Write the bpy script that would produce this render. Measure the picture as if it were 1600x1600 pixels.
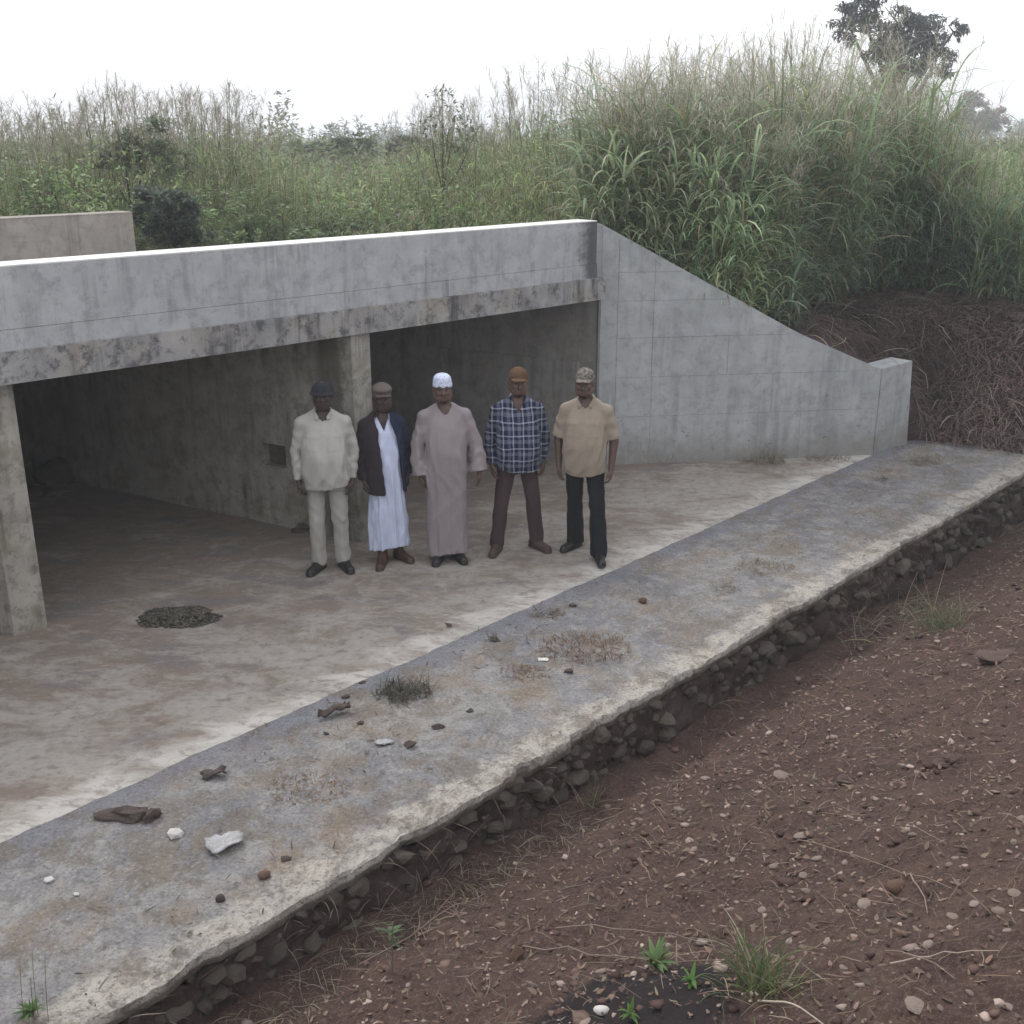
import bpy, bmesh, math, random
import numpy as np
from mathutils import Vector, Matrix

for o in list(bpy.data.objects): bpy.data.objects.remove(o)
random.seed(7); RNG = np.random.default_rng(11)
SC = bpy.context.scene; COL = SC.collection
R = math.radians

# ------------------------------------------------------------------ camera
CAMH = 3.75
cam = bpy.data.cameras.new('camera'); cam.lens = 39.375; cam.sensor_width = 36; cam.clip_start = .05; cam.clip_end = 6000
camo = bpy.data.objects.new('camera', cam); COL.objects.link(camo)
PITCH = math.atan(595/1750)
camo.location = (0, 0, CAMH); camo.rotation_euler = (math.pi/2-PITCH, 0, 0)
SC.camera = camo

# ------------------------------------------------------------------ light
SUN_AZ, SUN_EL = R(-28), R(48)
W = bpy.data.worlds.new('World'); SC.world = W; W.use_nodes = True
wt = W.node_tree; wt.nodes.clear()
sky = wt.nodes.new('ShaderNodeTexSky'); sky.sky_type = 'NISHITA'; sky.sun_disc = False
sky.sun_elevation = SUN_EL; sky.sun_rotation = SUN_AZ; sky.air_density = 1.0; sky.dust_density = 4.0; sky.ozone_density = 1.0
hs = wt.nodes.new('ShaderNodeHueSaturation'); hs.inputs['Saturation'].default_value = .25
mx = wt.nodes.new('ShaderNodeMix'); mx.data_type = 'RGBA'; mx.inputs[0].default_value = .8; mx.inputs[7].default_value = (9.9, 10.0, 10.6, 1)
bg = wt.nodes.new('ShaderNodeBackground'); bg.inputs[1].default_value = .12
wo = wt.nodes.new('ShaderNodeOutputWorld')
wt.links.new(sky.outputs[0], hs.inputs['Color']); wt.links.new(hs.outputs[0], mx.inputs[6]); wt.links.new(mx.outputs[2], bg.inputs[0]); wt.links.new(bg.outputs[0], wo.inputs[0])
sun = bpy.data.lights.new('sun', 'SUN'); sun.energy = 1.5; sun.angle = R(14); sun.color = (1, .96, .9)
suno = bpy.data.objects.new('sun', sun); COL.objects.link(suno)
sd = Vector((math.sin(SUN_AZ)*math.cos(SUN_EL), math.cos(SUN_AZ)*math.cos(SUN_EL), math.sin(SUN_EL)))
suno.rotation_euler = sd.to_track_quat('Z', 'Y').to_euler(); suno.location = (0, 0, 30)
vs = SC.view_settings; vs.view_transform = 'Standard'; vs.look = 'None'; vs.exposure = .42; vs.gamma = 1; vs.use_curve_mapping = False
SC.render.engine = 'CYCLES'; SC.cycles.max_bounces = 7; SC.cycles.diffuse_bounces = 5; SC.cycles.transparent_max_bounces = 8

# ------------------------------------------------------------------ measured frame
def ray(px, py):
    u = (px-800)/1750; v = (800-py)/1750
    return np.array([u, math.cos(PITCH)+v*math.sin(PITCH), -math.sin(PITCH)+v*math.cos(PITCH)])
def onz(px, py, z=0.):                      # where a sight line meets the level z
    d = ray(px, py); t = (z-CAMH)/d[2]; return np.array([0, 0, CAMH])+t*d
AZA = R(42.6)                               # the apron's own directions: e along, n towards the near bank
EA = np.array([math.sin(AZA), math.cos(AZA)]); NA = np.array([EA[1], -EA[0]])
def ap(s, n, z=0.): p = EA*s+NA*n; return (p[0], p[1], z)
def sn(x, y): return x*EA[0]+y*EA[1], x*NA[0]+y*NA[1]
N_EDGE, N_JOINT = -4.05, -5.67
BA = np.array([-3.7153, 7.9892]); AZB = R(46.84)
EB = np.array([math.sin(AZB), math.cos(AZB)]); NB = np.array([EB[1], -EB[0]])
def bp(s, n, z=0.): p = BA+EB*s+NB*n; return (p[0], p[1], z)
AZP = R(-60.66); PD = np.array([math.sin(AZP), math.cos(AZP)])      # piers run back along this
W0 = np.array([1.1989, 12.7501]); AZW = R(81.75); EW = np.array([math.sin(AZW), math.cos(AZW)]); NW = np.array([EW[1], -EW[0]])
def wp(s, n, z=0.): p = W0+EW*s+NW*n; return (p[0], p[1], z)

# ------------------------------------------------------------------ noise
def h2(i, j, seed):
    a = (i.astype(np.int64)*374761393 + j.astype(np.int64)*668265263 + seed*982451653) & 0xffffffff
    a = ((a ^ (a >> 13))*1274126177) & 0xffffffff
    return ((a ^ (a >> 16)) & 0xffff)/65535.
def vn(x, y, seed=0):
    x = np.asarray(x, float); y = np.asarray(y, float)
    i = np.floor(x); j = np.floor(y); u = x-i; v = y-j
    u = u*u*u*(u*(u*6-15)+10); v = v*v*v*(v*(v*6-15)+10)
    a = h2(i, j, seed); b = h2(i+1, j, seed); c = h2(i, j+1, seed); d = h2(i+1, j+1, seed)
    return (a*(1-u)+b*u)*(1-v)+(c*(1-u)+d*u)*v
def fbm(x, y, seed=0, oct=4):
    t = 0; a = .5
    for k in range(oct):
        t = t+a*(vn(x, y, seed+k*17)-.5)*2; x = x*2.03+3.1; y = y*2.03+1.7; a *= .5
    return t
def ss(a, b, x):
    t = np.clip((np.asarray(x, float)-a)/(b-a), 0, 1); return t*t*(3-2*t)

# ------------------------------------------------------------------ materials
MATS = {}
class NT:
    def __init__(s, name):
        s.m = bpy.data.materials.new(name); s.m.use_nodes = True; s.t = s.m.node_tree; s.t.nodes.clear()
        s.out = s.t.nodes.new('ShaderNodeOutputMaterial'); s.tc = s.t.nodes.new('ShaderNodeTexCoord'); s.obj = s.tc.outputs['Object']
        MATS[name] = s.m
    def n(s, ty, **kw):
        x = s.t.nodes.new(ty)
        for k, v in kw.items(): setattr(x, k, v)
        return x
    def l(s, a, b): s.t.links.new(a, b)
    def put(s, sock, v):
        if hasattr(v, 'links') or isinstance(v, bpy.types.NodeSocket): s.l(v, sock)
        else: sock.default_value = v if not isinstance(v, tuple) or len(v) != 3 or sock.type != 'RGBA' else (*v, 1)
    def vec(s, scale=(1, 1, 1), rot=(0, 0, 0), loc=(0, 0, 0), src=None):
        x = s.n('ShaderNodeMapping'); s.l(src or s.obj, x.inputs[0]); x.inputs[1].default_value = loc; x.inputs[2].default_value = rot; x.inputs[3].default_value = scale
        return x.outputs[0]
    def noise(s, scale, detail=4, rough=.55, vec=None, dist=0.):
        x = s.n('ShaderNodeTexNoise'); s.l(vec or s.obj, x.inputs['Vector']); x.inputs['Scale'].default_value = scale; x.inputs['Detail'].default_value = detail
        x.inputs['Roughness'].default_value = rough; x.inputs['Distortion'].default_value = dist; return x.outputs[0]
    def voro(s, scale, vec=None, feat='F1', out='Distance'):
        x = s.n('ShaderNodeTexVoronoi', feature=feat); s.l(vec or s.obj, x.inputs['Vector']); x.inputs['Scale'].default_value = scale; return x.outputs[out]
    def ramp(s, fac, stops):
        x = s.n('ShaderNodeValToRGB'); s.l(fac, x.inputs[0]); e = x.color_ramp.elements
        while len(e) < len(stops): e.new(.5)
        for i, (p, c) in enumerate(stops):
            e[i].position = p; e[i].color = (c, c, c, 1) if not isinstance(c, tuple) else (*c, 1)
        return x.outputs[0]
    def mix(s, fac, a, b, mode='MIX'):
        x = s.n('ShaderNodeMix', data_type='RGBA', blend_type=mode); s.put(x.inputs[0], fac); s.put(x.inputs[6], a); s.put(x.inputs[7], b); return x.outputs[2]
    def math(s, op, a, b=0., c=0.):
        x = s.n('ShaderNodeMath', operation=op); s.put(x.inputs[0], a); s.put(x.inputs[1], b); s.put(x.inputs[2], c); return x.outputs[0]
    def sep(s, v=None):
        x = s.n('ShaderNodeSeparateXYZ'); s.l(v or s.obj, x.inputs[0]); return x.outputs
    def dot(s, d, off=0.):       # position along a direction
        x = s.n('ShaderNodeVectorMath', operation='DOT_PRODUCT'); s.l(s.obj, x.inputs[0]); x.inputs[1].default_value = d
        return s.math('ADD', x.outputs['Value'], off)
    def rng(s, v, a, b, c=0., d=1.):
        x = s.n('ShaderNodeMapRange', interpolation_type='SMOOTHSTEP'); s.put(x.inputs[0], v); x.inputs[1].default_value = a; x.inputs[2].default_value = b; x.inputs[3].default_value = c; x.inputs[4].default_value = d
        return x.outputs[0]
    def bump(s, h, strength=.4, dist=.01, nrm=None):
        x = s.n('ShaderNodeBump'); x.inputs['Strength'].default_value = strength; x.inputs['Distance'].default_value = dist; s.l(h, x.inputs['Height'])
        if nrm: s.l(nrm, x.inputs['Normal'])
        return x.outputs[0]
    def pbr(s, col, rough=.9, nrm=None, spec=.25):
        x = s.n('ShaderNodeBsdfPrincipled'); s.put(x.inputs['Base Color'], col); s.put(x.inputs['Roughness'], rough); x.inputs['Specular IOR Level'].default_value = spec
        if nrm: s.l(nrm, x.inputs['Normal'])
        s.l(x.outputs[0], s.out.inputs[0]); return s.m

def concrete(name, c0, c1, stain=.5, stain_col=(.06, .06, .065), streak=.5, low_grime=False, corner=False, warm=None, moss=0.):
    m = NT(name)
    big = m.noise(.9, 5, .6); mid = m.noise(5, 6, .65); fine = m.noise(55, 4, .7)
    st = m.noise(1, 5, .65, m.vec((9, 9, .55)))
    base = m.mix(m.ramp(big, [(.3, 0.), (.7, 1.)]), c0, c1)
    if warm: base = m.mix(m.ramp(m.noise(1.7, 5, .6), [(.5, 0.), (.72, .7)]), base, warm)
    base = m.mix(m.ramp(mid, [(.3, .22), (.52, 0.), (.75, 0.)]), base, tuple(c*.5 for c in c0))
    base = m.mix(m.ramp(mid, [(.5, 0.), (.8, .3)]), base, tuple(min(.8, c*1.5) for c in c1))
    mask = m.math('MULTIPLY', m.ramp(st, [(.48, 0.), (.66, 1.)]), m.ramp(m.noise(2.4, 4), [(.38, 0.), (.6, 1.)]))
    base = m.mix(m.math('MULTIPLY', mask, streak), base, tuple(c*.38 for c in c0))
    blot = m.ramp(m.noise(8, 9, .78, None, .12), [(.5, 0.), (.6, 1.)])
    base = m.mix(m.math('MULTIPLY', blot, stain), base, stain_col)
    if moss:      # dark run-off beside the pier nose
        tp = m.math('ADD', m.dot((PD[0], PD[1], 0), -float(np.array(bp(3.105, -.02)[:2])@PD)), m.math('MULTIPLY', m.noise(4, 6, .7), .25)); sd_ = m.math('MULTIPLY', m.rng(tp, .2, .28), m.rng(tp, .62, .45)); base = m.mix(m.math('MULTIPLY', sd_, .75), base, (.06, .055, .048))
    if moss: base = m.mix(m.math('MULTIPLY', m.ramp(m.noise(3.1, 6, .7), [(.5, 0.), (.62, 1.)]), moss), base, (.11, .095, .05))
    if low_grime:   # splash dirt along the wall foot, ragged
        z = m.sep()[2]; g = m.math('ADD', z, m.math('MULTIPLY', m.noise(3.2, 6, .7), -.75))
        base = m.mix(m.rng(g, .05, -.34, 0., .5), base, (.16, .14, .11))
        spots = m.math('MULTIPLY', m.ramp(m.noise(19, 3, .6), [(.66, 0.), (.72, .8)]), m.rng(z, 1.3, .1))
        base = m.mix(spots, base, (.07, .065, .05))
    if corner:      # black run-off stain at the parapet's right end
        sb = m.dot((EB[0], EB[1], 0), -(BA@EB)); z = m.sep()[2]
        w = m.math('ADD', sb, m.math('MULTIPLY', m.noise(4, 6, .7), .5)); w = m.math('SUBTRACT', w, m.math('MULTIPLY', m.math('ABSOLUTE', m.math('SUBTRACT', z, 2.5)), .25))
        base = m.mix(m.rng(w, 6.27, 6.52, 0., .82), base, (.045, .045, .047))
    base = m.mix(.35, base, m.mix(fine, base, (.55, .55, .55), 'OVERLAY'))
    hh = m.math('ADD', m.math('MULTIPLY', mid, .6), m.math('MULTIPLY', fine, .25))
    return m.pbr(base, .92, m.bump(hh, .35, .012), .2)

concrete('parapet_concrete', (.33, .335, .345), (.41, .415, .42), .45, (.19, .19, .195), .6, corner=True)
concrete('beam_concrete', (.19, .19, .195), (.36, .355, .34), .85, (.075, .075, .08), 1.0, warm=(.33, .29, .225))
concrete('skylit_top_concrete', (.6, .6, .58), (.72, .72, .7), .12, (.3, .3, .3), .1)  # whiter than the faces: strong skylight on the parapet top put into the colour
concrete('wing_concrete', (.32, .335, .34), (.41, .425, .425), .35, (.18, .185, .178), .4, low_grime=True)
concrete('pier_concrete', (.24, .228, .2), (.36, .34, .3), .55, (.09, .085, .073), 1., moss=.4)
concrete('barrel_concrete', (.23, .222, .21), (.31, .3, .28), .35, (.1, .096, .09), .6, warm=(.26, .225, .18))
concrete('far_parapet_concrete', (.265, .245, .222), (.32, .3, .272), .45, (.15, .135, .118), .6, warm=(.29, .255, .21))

# the silted culvert floor
m = NT('floor_concrete')
vflow = m.vec((.75, 1.35, 1), (0, 0, -(math.pi/2-AZA)))     # stretched along the joint
nd = m.dot((NA[0], NA[1], 0), -N_JOINT)                   # 0 at the joint, negative into the culvert
patch = m.noise(1.7, 9, .72, vflow, .5); patch2 = m.noise(4.2, 8, .72, vflow, .8); fine = m.noise(70, 5, .7); mid = m.noise(14, 6, .7)
silt = m.mix(m.ramp(patch2, [(.3, 0.), (.7, 1.)]), (.165, .137, .113), (.25, .215, .18))
silt = m.mix(m.ramp(m.noise(.9, 5, .6), [(.45, 0.), (.62, .5)]), silt, (.18, .132, .112))
silt = m.mix(m.ramp(m.noise(2.3, 6, .6, vflow), [(.52, 0.), (.6, .6)]), silt, (.15, .142, .148))
clean = m.mix(m.ramp(mid, [(.3, 0.), (.7, 1.)]), (.25, .228, .2), (.36, .34, .31))
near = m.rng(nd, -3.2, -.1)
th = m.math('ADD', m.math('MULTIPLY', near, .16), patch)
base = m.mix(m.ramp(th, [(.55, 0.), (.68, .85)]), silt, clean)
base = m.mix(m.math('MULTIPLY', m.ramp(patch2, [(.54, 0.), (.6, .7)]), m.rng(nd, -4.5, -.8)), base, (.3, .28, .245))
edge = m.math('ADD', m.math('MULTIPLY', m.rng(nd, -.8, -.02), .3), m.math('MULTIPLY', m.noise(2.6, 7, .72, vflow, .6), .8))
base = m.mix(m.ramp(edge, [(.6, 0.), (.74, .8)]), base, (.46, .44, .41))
base = m.mix(m.ramp(m.noise(9, 7, .72, vflow, .6), [(.53, 0.), (.64, .6)]), base, (.14, .12, .103))
base = m.mix(m.ramp(mid, [(.28, .5), (.44, 0.)]), base, (.11, .095, .083))
base = m.mix(m.ramp(m.noise(30, 5, .75), [(.56, 0.), (.68, .5)]), base, (.33, .31, .28))
base = m.mix(.4, base, m.mix(fine, base, (.5, .5, .5), 'OVERLAY'))
m.pbr(base, .93, m.bump(m.math('ADD', patch2, m.math('MULTIPLY', fine, .3)), .4, .012), .2)

# the rough apron
m = NT('apron_concrete')
va = m.vec((1, 1, 1), (0, 0, -(math.pi/2-AZA)))
na = m.dot((NA[0], NA[1], 0), -N_EDGE)        # 0 at the near edge, negative inwards
big = m.noise(1.1, 6, .65, va, .4); mid = m.noise(6, 8, .72, va, .3); fine = m.noise(48, 6, .78); gr = m.voro(85)
base = m.mix(m.ramp(big, [(.36, 0.), (.64, 1.)]), (.15, .154, .172), (.25, .24, .23))
base = m.mix(m.ramp(mid, [(.46, 0.), (.68, .8)]), base, (.33, .32, .305))
base = m.mix(m.ramp(m.noise(2.2, 6, .7, va), [(.5, 0.), (.64, .75)]), base, (.215, .165, .12))
band = m.math('ADD', m.rng(na, -1.62, -1.2, .32, 0.), m.math('MULTIPLY', m.noise(3, 5, .7), .5))   # smoother grey strip by the joint
base = m.mix(m.ramp(band, [(.36, 0.), (.5, .65)]), base, (.165, .17, .2))
lip = m.math('ADD', m.rng(na, -.42, -.1, 0., .26), m.math('MULTIPLY', m.noise(3.5, 8, .75, None, .5), .8))  # worn, pale lip
base = m.mix(m.ramp(lip, [(.54, 0.), (.66, .8)]), base, (.43, .4, .35))
base = m.mix(m.ramp(m.noise(2.6, 9, .78, va, .5), [(.5, 0.), (.58, .75)]), base, (.16, .135, .11))
base = m.mix(m.ramp(m.noise(11, 8, .78, va, .3), [(.53, 0.), (.62, .6)]), base, (.1, .095, .095))
base = m.mix(m.ramp(fine, [(.34, .85), (.48, 0.)]), base, (.085, .08, .078))
base = m.mix(m.ramp(fine, [(.56, 0.), (.68, .6)]), base, (.46, .45, .43))
base = m.mix(m.ramp(m.noise(13, 6, .8, va, .5), [(.3, .6), (.42, 0.)]), base, (.13, .115, .1))
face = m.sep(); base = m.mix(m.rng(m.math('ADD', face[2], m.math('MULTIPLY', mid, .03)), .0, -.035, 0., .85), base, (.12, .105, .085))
hh = m.math('ADD', m.math('MULTIPLY', fine, .6), m.math('ADD', m.math('MULTIPLY', mid, .8), m.math('MULTIPLY', gr, .25)))
m.pbr(base, .95, m.bump(hh, .9, .022), .2)

m = NT('soil')
big = m.noise(.8, 5, .6); mid = m.noise(5, 7, .7); fine = m.noise(38, 6, .75); fl = m.noise(120, 3, .6)
base = m.mix(m.ramp(big, [(.35, 0.), (.65, 1.)]), (.055, .034, .028), (.08, .051, .042))
base = m.mix(m.ramp(mid, [(.42, .7), (.6, 0.)]), base, (.036, .023, .02))
base = m.mix(m.ramp(fine, [(.5, 0.), (.66, .75)]), base, (.135, .094, .076))
base = m.mix(m.ramp(m.noise(20, 6, .75, None, 1.), [(.5, 0.), (.62, .6)]), base, (.055, .038, .034))
base = m.mix(m.ramp(fl, [(.57, 0.), (.7, .5)]), base, (.22, .165, .14))
dk = m.n('ShaderNodeVectorMath', operation='DISTANCE'); m.l(m.vec((1, 1, 0)), dk.inputs[0]); dk.inputs[1].default_value = (.47, 3.45, 0)
base = m.mix(m.rng(m.math('ADD', dk.outputs['Value'], m.math('MULTIPLY', mid, .35)), .66, .52, 0., .9), base, (.018, .016, .018))    # burnt black soil
m.pbr(base, .97, m.bump(m.math('ADD', mid, m.math('MULTIPLY', fine, .7)), .8, .02), .15)

m = NT('bank_soil')
mid = m.noise(4, 7, .7); fine = m.noise(30, 6, .75)
base = m.mix(m.ramp(mid, [(.35, 0.), (.65, 1.)]), (.042, .03, .029), (.085, .061, .057))
base = m.mix(m.ramp(fine, [(.52, 0.), (.7, .5)]), base, (.15, .11, .1))
yy = m.sep(); base = m.mix(m.rng(m.math('ADD', m.math('SUBTRACT', yy[1], m.math('MULTIPLY', m.math('MAXIMUM', yy[0], 0.), -.2)), m.math('MULTIPLY', mid, 2.)), 17., 21.), base, m.mix(m.noise(.4, 6, .7), (.07, .1, .04), (.15, .17, .08)))
m.pbr(base, .97, m.bump(m.math('ADD', mid, m.math('MULTIPLY', fine, .6)), .8, .03), .15)

def vcol(name, trans=.0, rough=.8, spec=.2, fine=0.):
    m = NT(name); a = m.n('ShaderNodeAttribute', attribute_name='Col'); c = a.outputs['Color']
    if fine: c = m.mix(m.ramp(m.noise(fine, 4, .7), [(.3, .0), (.7, .5)]), c, m.mix(1., c, (.45, .42, .4), 'MULTIPLY'))
    p = m.n('ShaderNodeBsdfPrincipled'); m.l(c, p.inputs['Base Color']); p.inputs['Roughness'].default_value = rough; p.inputs['Specular IOR Level'].default_value = spec
    if trans:
        t = m.n('ShaderNodeBsdfTranslucent'); m.l(c, t.inputs[0]); mxs = m.n('ShaderNodeMixShader'); mxs.inputs[0].default_value = trans
        m.l(p.outputs[0], mxs.inputs[1]); m.l(t.outputs[0], mxs.inputs[2]); m.l(mxs.outputs[0], m.out.inputs[0])
    else: m.l(p.outputs[0], m.out.inputs[0])
vcol('leaf', .5, .55, .3); vcol('straw', .15, .8, .15); vcol('bark', 0, .95, .1)

def rock_mat(name, c0, c1, dirt=(.1, .07, .06)):
    m = NT(name); rnd = m.n('ShaderNodeObjectInfo').outputs['Random']
    a = m.noise(14, 5, .7, m.vec((1, 1, 1))); f = m.noise(70, 4, .7)
    base = m.mix(rnd, c0, c1); base = m.mix(m.ramp(a, [(.4, .75), (.62, 0.)]), base, dirt); base = m.mix(m.ramp(f, [(.5, 0.), (.75, .4)]), base, tuple(min(.8, c*1.6) for c in c1))
    return m.pbr(base, .93, m.bump(m.math('ADD', a, m.math('MULTIPLY', f, .4)), .6, .01), .2)
rock_mat('masonry_stone', (.065, .056, .048), (.135, .118, .1), (.05, .041, .035))
rock_mat('pebble_pale', (.2, .155, .135), (.34, .285, .25), (.13, .092, .076))
rock_mat('pebble_white', (.6, .58, .55), (.7, .68, .66), (.4, .36, .33))
rock_mat('brown_stone', (.1, .06, .045), (.14, .085, .06))
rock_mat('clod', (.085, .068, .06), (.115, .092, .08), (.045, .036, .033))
rock_mat('earth_clod', (.1, .07, .06), (.12, .085, .073), (.06, .042, .038))
rock_mat('paper_scrap', (.34, .34, .35), (.4, .4, .41), (.22, .215, .21))

def cloth(name, col, var=.25, weave=420, rough=.95, extra=None, crease=.5):
    m = NT(name); a = m.noise(7, 5, .6, m.vec((1, 1, .5))); f = m.noise(weave, 2, .5)
    cr = m.noise(14, 5, .65, m.vec((1, 1, .35)), 1.6)
    c = extra(m) if extra else col
    c = m.mix(m.ramp(a, [(.3, var), (.65, 0.)]), c, m.mix(1., c, (.6, .58, .56), 'MULTIPLY'))
    f2 = m.noise(34, 4, .65, m.vec((1, 1, .3)), 1.); h = m.math('ADD', m.math('MULTIPLY', f, .1), m.math('ADD', m.math('MULTIPLY', cr, crease), m.math('MULTIPLY', f2, .25)))
    return m.pbr(c, rough, m.bump(h, .7, .02), .12)
cloth('offwhite_shirt', (.4, .39, .365), .35)
cloth('pale_trousers', (.36, .35, .325), .3)
cloth('dark_jacket', None, .3, extra=lambda m: m.mix(m.rng(m.sep()[0], -.08, .06), (.034, .026, .032), (.02, .025, .05)))
cloth('white_robe', (.52, .57, .73), .3)
cloth('mauve_robe', (.275, .245, .255), .3)
cloth('brown_trousers', (.068, .046, .048), .35)
cloth('black_trousers', (.016, .017, .021), .25)
cloth('tan_shirt', (.3, .255, .205), .25)
cloth('orange_cap', (.105, .06, .035), .25)
cloth('navy_hat', (.03, .03, .037), .3)
cloth('taupe_cap', (.13, .11, .1), .3)
cloth('white_kufi', None, .1, extra=lambda m: m.mix(m.ramp(m.voro(60), [(.25, 0.), (.5, 1.)]), (.36, .42, .6), (.6, .65, .78)))
cloth('camo_cap', None, .3, extra=lambda m: m.mix(m.ramp(m.noise(42, 3, .6), [(.47, 0.), (.53, 1.)]), (.21, .19, .16), (.09, .083, .075)))
def plaid(m):
    x, y, z = m.sep()
    def wave(v, per, ph): return m.math('FRACT', m.math('ADD', m.math('DIVIDE', v, per), ph))
    def band(v, per, ph, a, b):
        w = wave(v, per, ph); return m.math('MULTIPLY', m.rng(w, a-.03, a), m.rng(w, b+.03, b))
    xx = m.math('ADD', x, m.math('MULTIPLY', m.noise(6, 2), .03)); zz = m.math('ADD', z, m.math('MULTIPLY', m.noise(5, 2), .04))
    bx = m.math('ADD', m.math('MULTIPLY', band(xx, .092, .1, .1, .38), .28), m.math('MULTIPLY', band(xx, .092, .1, .6, .7), .85))
    bz = m.math('ADD', m.math('MULTIPLY', band(zz, .115, .3, .1, .36), .3), m.math('MULTIPLY', band(zz, .115, .3, .62, .7), .85))
    f = m.math('MINIMUM', m.math('ADD', m.math('MULTIPLY', bx, .6), m.math('MULTIPLY', bz, .6)), 1.)
    return m.mix(f, (.014, .02, .05), (.36, .38, .45))
cloth('plaid_shirt', None, .15, extra=plaid)
def plain(name, col, rough=.6, spec=.4, nz=60):
    m = NT(name); f = m.noise(nz, 4, .6); m.pbr(m.mix(m.ramp(f, [(.35, .5), (.65, 0.)]), col, tuple(c*.55 for c in col)), rough, m.bump(f, .2, .004), spec)
plain('skin_dark', (.05, .031, .026), .5, .4); plain('skin_brown', (.1, .06, .044), .5, .4)
plain('black_leather', (.018, .017, .017), .45, .4); plain('brown_leather', (.06, .03, .022), .5, .4); plain('boot_leather', (.075, .05, .045), .7, .3)
plain('beard_hair', (.026, .019, .016), .9, .1, 300); plain('eye_white', (.16, .13, .12), .25, .5); plain('eye_dark', (.01, .008, .007), .2, .5)
plain('button', (.3, .27, .22), .4, .4)

# ------------------------------------------------------------------ mesh helpers
def mesh(name, V, Fq, mat, cols=None, smooth=False, tris=None):
    me = bpy.data.meshes.new(name); V = np.asarray(V, np.float32)
    loops = []; starts = []; tot = 0
    Fq = np.asarray(Fq, np.int32) if Fq is not None and len(Fq) else np.zeros((0, 4), np.int32)
    T = np.asarray(tris, np.int32) if tris is not None and len(tris) else np.zeros((0, 3), np.int32)
    me.vertices.add(len(V)); me.vertices.foreach_set('co', V.ravel())
    nl = Fq.size+T.size; me.loops.add(nl); me.loops.foreach_set('vertex_index', np.concatenate([Fq.ravel(), T.ravel()]).astype(np.int32))
    k = Fq.shape[1]; st = np.concatenate([np.arange(len(Fq))*k, Fq.size+np.arange(len(T))*3]).astype(np.int32)
    me.polygons.add(len(st)); me.polygons.foreach_set('loop_start', st)
    if smooth: me.polygons.foreach_set('use_smooth', np.ones(len(st), bool))
    me.update(calc_edges=True); me.validate()
    if cols is not None:
        ca = me.color_attributes.new('Col', 'FLOAT_COLOR', 'POINT'); c = np.ones((len(V), 4), np.float32); c[:, :3] = cols; ca.data.foreach_set('color', c.ravel())
    if mat: me.materials.append(MATS[mat])
    return me
def obj(name, me, parent=None, loc=None):
    o = bpy.data.objects.new(name, me); COL.objects.link(o)
    if loc is not None: o.location = loc
    if parent:
        o.parent = parent; 
        if not parent.get('_local'): o.matrix_parent_inverse = Matrix.Translation(parent.location).inverted()
    return o
def tag(o, label=None, cat=None, group=None, kind=None):
    if label: o['label'] = label
    if cat: o['category'] = cat
    if group: o['group'] = group
    if kind: o['kind'] = kind
    return o
def empty(name, loc, label, cat, group=None):
    o = bpy.data.objects.new(name, None); COL.objects.link(o); o.location = loc; o.empty_display_size = .2; return tag(o, label, cat, group)
def finish_bm(bm, name, mat, bevel=0., smooth=False):
    if bevel: bmesh.ops.bevel(bm, geom=[e for e in bm.edges if e.calc_face_angle(0) > .5], offset=bevel, segments=2, affect='EDGES', profile=.6)
    bmesh.ops.recalc_face_normals(bm, faces=bm.faces)
    me = bpy.data.meshes.new(name); bm.to_mesh(me); bm.free(); me.materials.append(MATS[mat])
    if smooth: me.polygons.foreach_set('use_smooth', np.ones(len(me.polygons), bool))
    return me
def prism(name, pts, z0, z1, mat, bevel=.008):            # plan outline, z1 may be one height per corner
    bm = bmesh.new(); k = len(pts); z1 = z1 if hasattr(z1, '__len__') else [z1]*k; z0 = z0 if hasattr(z0, '__len__') else [z0]*k
    lo = [bm.verts.new((p[0], p[1], z)) for p, z in zip(pts, z0)]; hi = [bm.verts.new((p[0], p[1], z)) for p, z in zip(pts, z1)]
    bm.faces.new(lo[::-1]); bm.faces.new(hi)
    for i in range(k): bm.faces.new((lo[i], lo[(i+1) % k], hi[(i+1) % k], hi[i]))
    return finish_bm(bm, name, mat, bevel)
def grid_faces(nu, nv):
    a = np.arange((nu-1)*(nv-1)); i = a//(nv-1); j = a % (nv-1); b = i*nv+j
    return np.stack([b, b+nv, b+nv+1, b+1], 1)
def rough_edges(me, amp, freq, seed):          # knock the corners of cast concrete about a little
    pass

# ------------------------------------------------------------------ ground
def zfoot(s): return -.27-.028*np.clip(s, -4, 14)
def soil_z(s, n):
    s = np.asarray(s, float); n = np.asarray(n, float); d = n-N_EDGE
    z = zfoot(s)+.40*np.clip(d-.22, 0, 30)**1.0*ss(.1, .6, d)+.022*np.clip(d, 0, 5)**2
    z = np.where(d > 5.5, z*0+zfoot(s)+.4*5.28+.022*25+.0*(d), z)
    near = ss(60, 20, np.abs(s-5))*ss(12, 6, np.abs(d-2))
    z = z+near*(.05*fbm(s*1.3, n*1.3, 3)+.035*fbm(s*5, n*5, 9)+.028*np.maximum(0, fbm(s*11, n*11, 21))+.012*fbm(s*27, n*27, 31))
    dd = np.hypot(s*EA[0]+n*NA[0]-.47, s*EA[1]+n*NA[1]-3.4); z = z+.12*ss(.7, .1, dd)+.02*ss(.8, .4, dd)*fbm(s*20, n*20, 77)
    return np.where(d < -.12, np.minimum(z, zfoot(s)-.35), z)
def soil_at(px, py):          # a sight line meeting the soil
    d = ray(px, py); tt = np.arange(.8, 22, .012); Q = np.array([0, 0, CAMH])[None]+tt[:, None]*d[None]
    s, n = sn(Q[:, 0], Q[:, 1]); below = np.where(Q[:, 2] < soil_z(s, n))[0]; return Q[below[0] if len(below) else -1]
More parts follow.
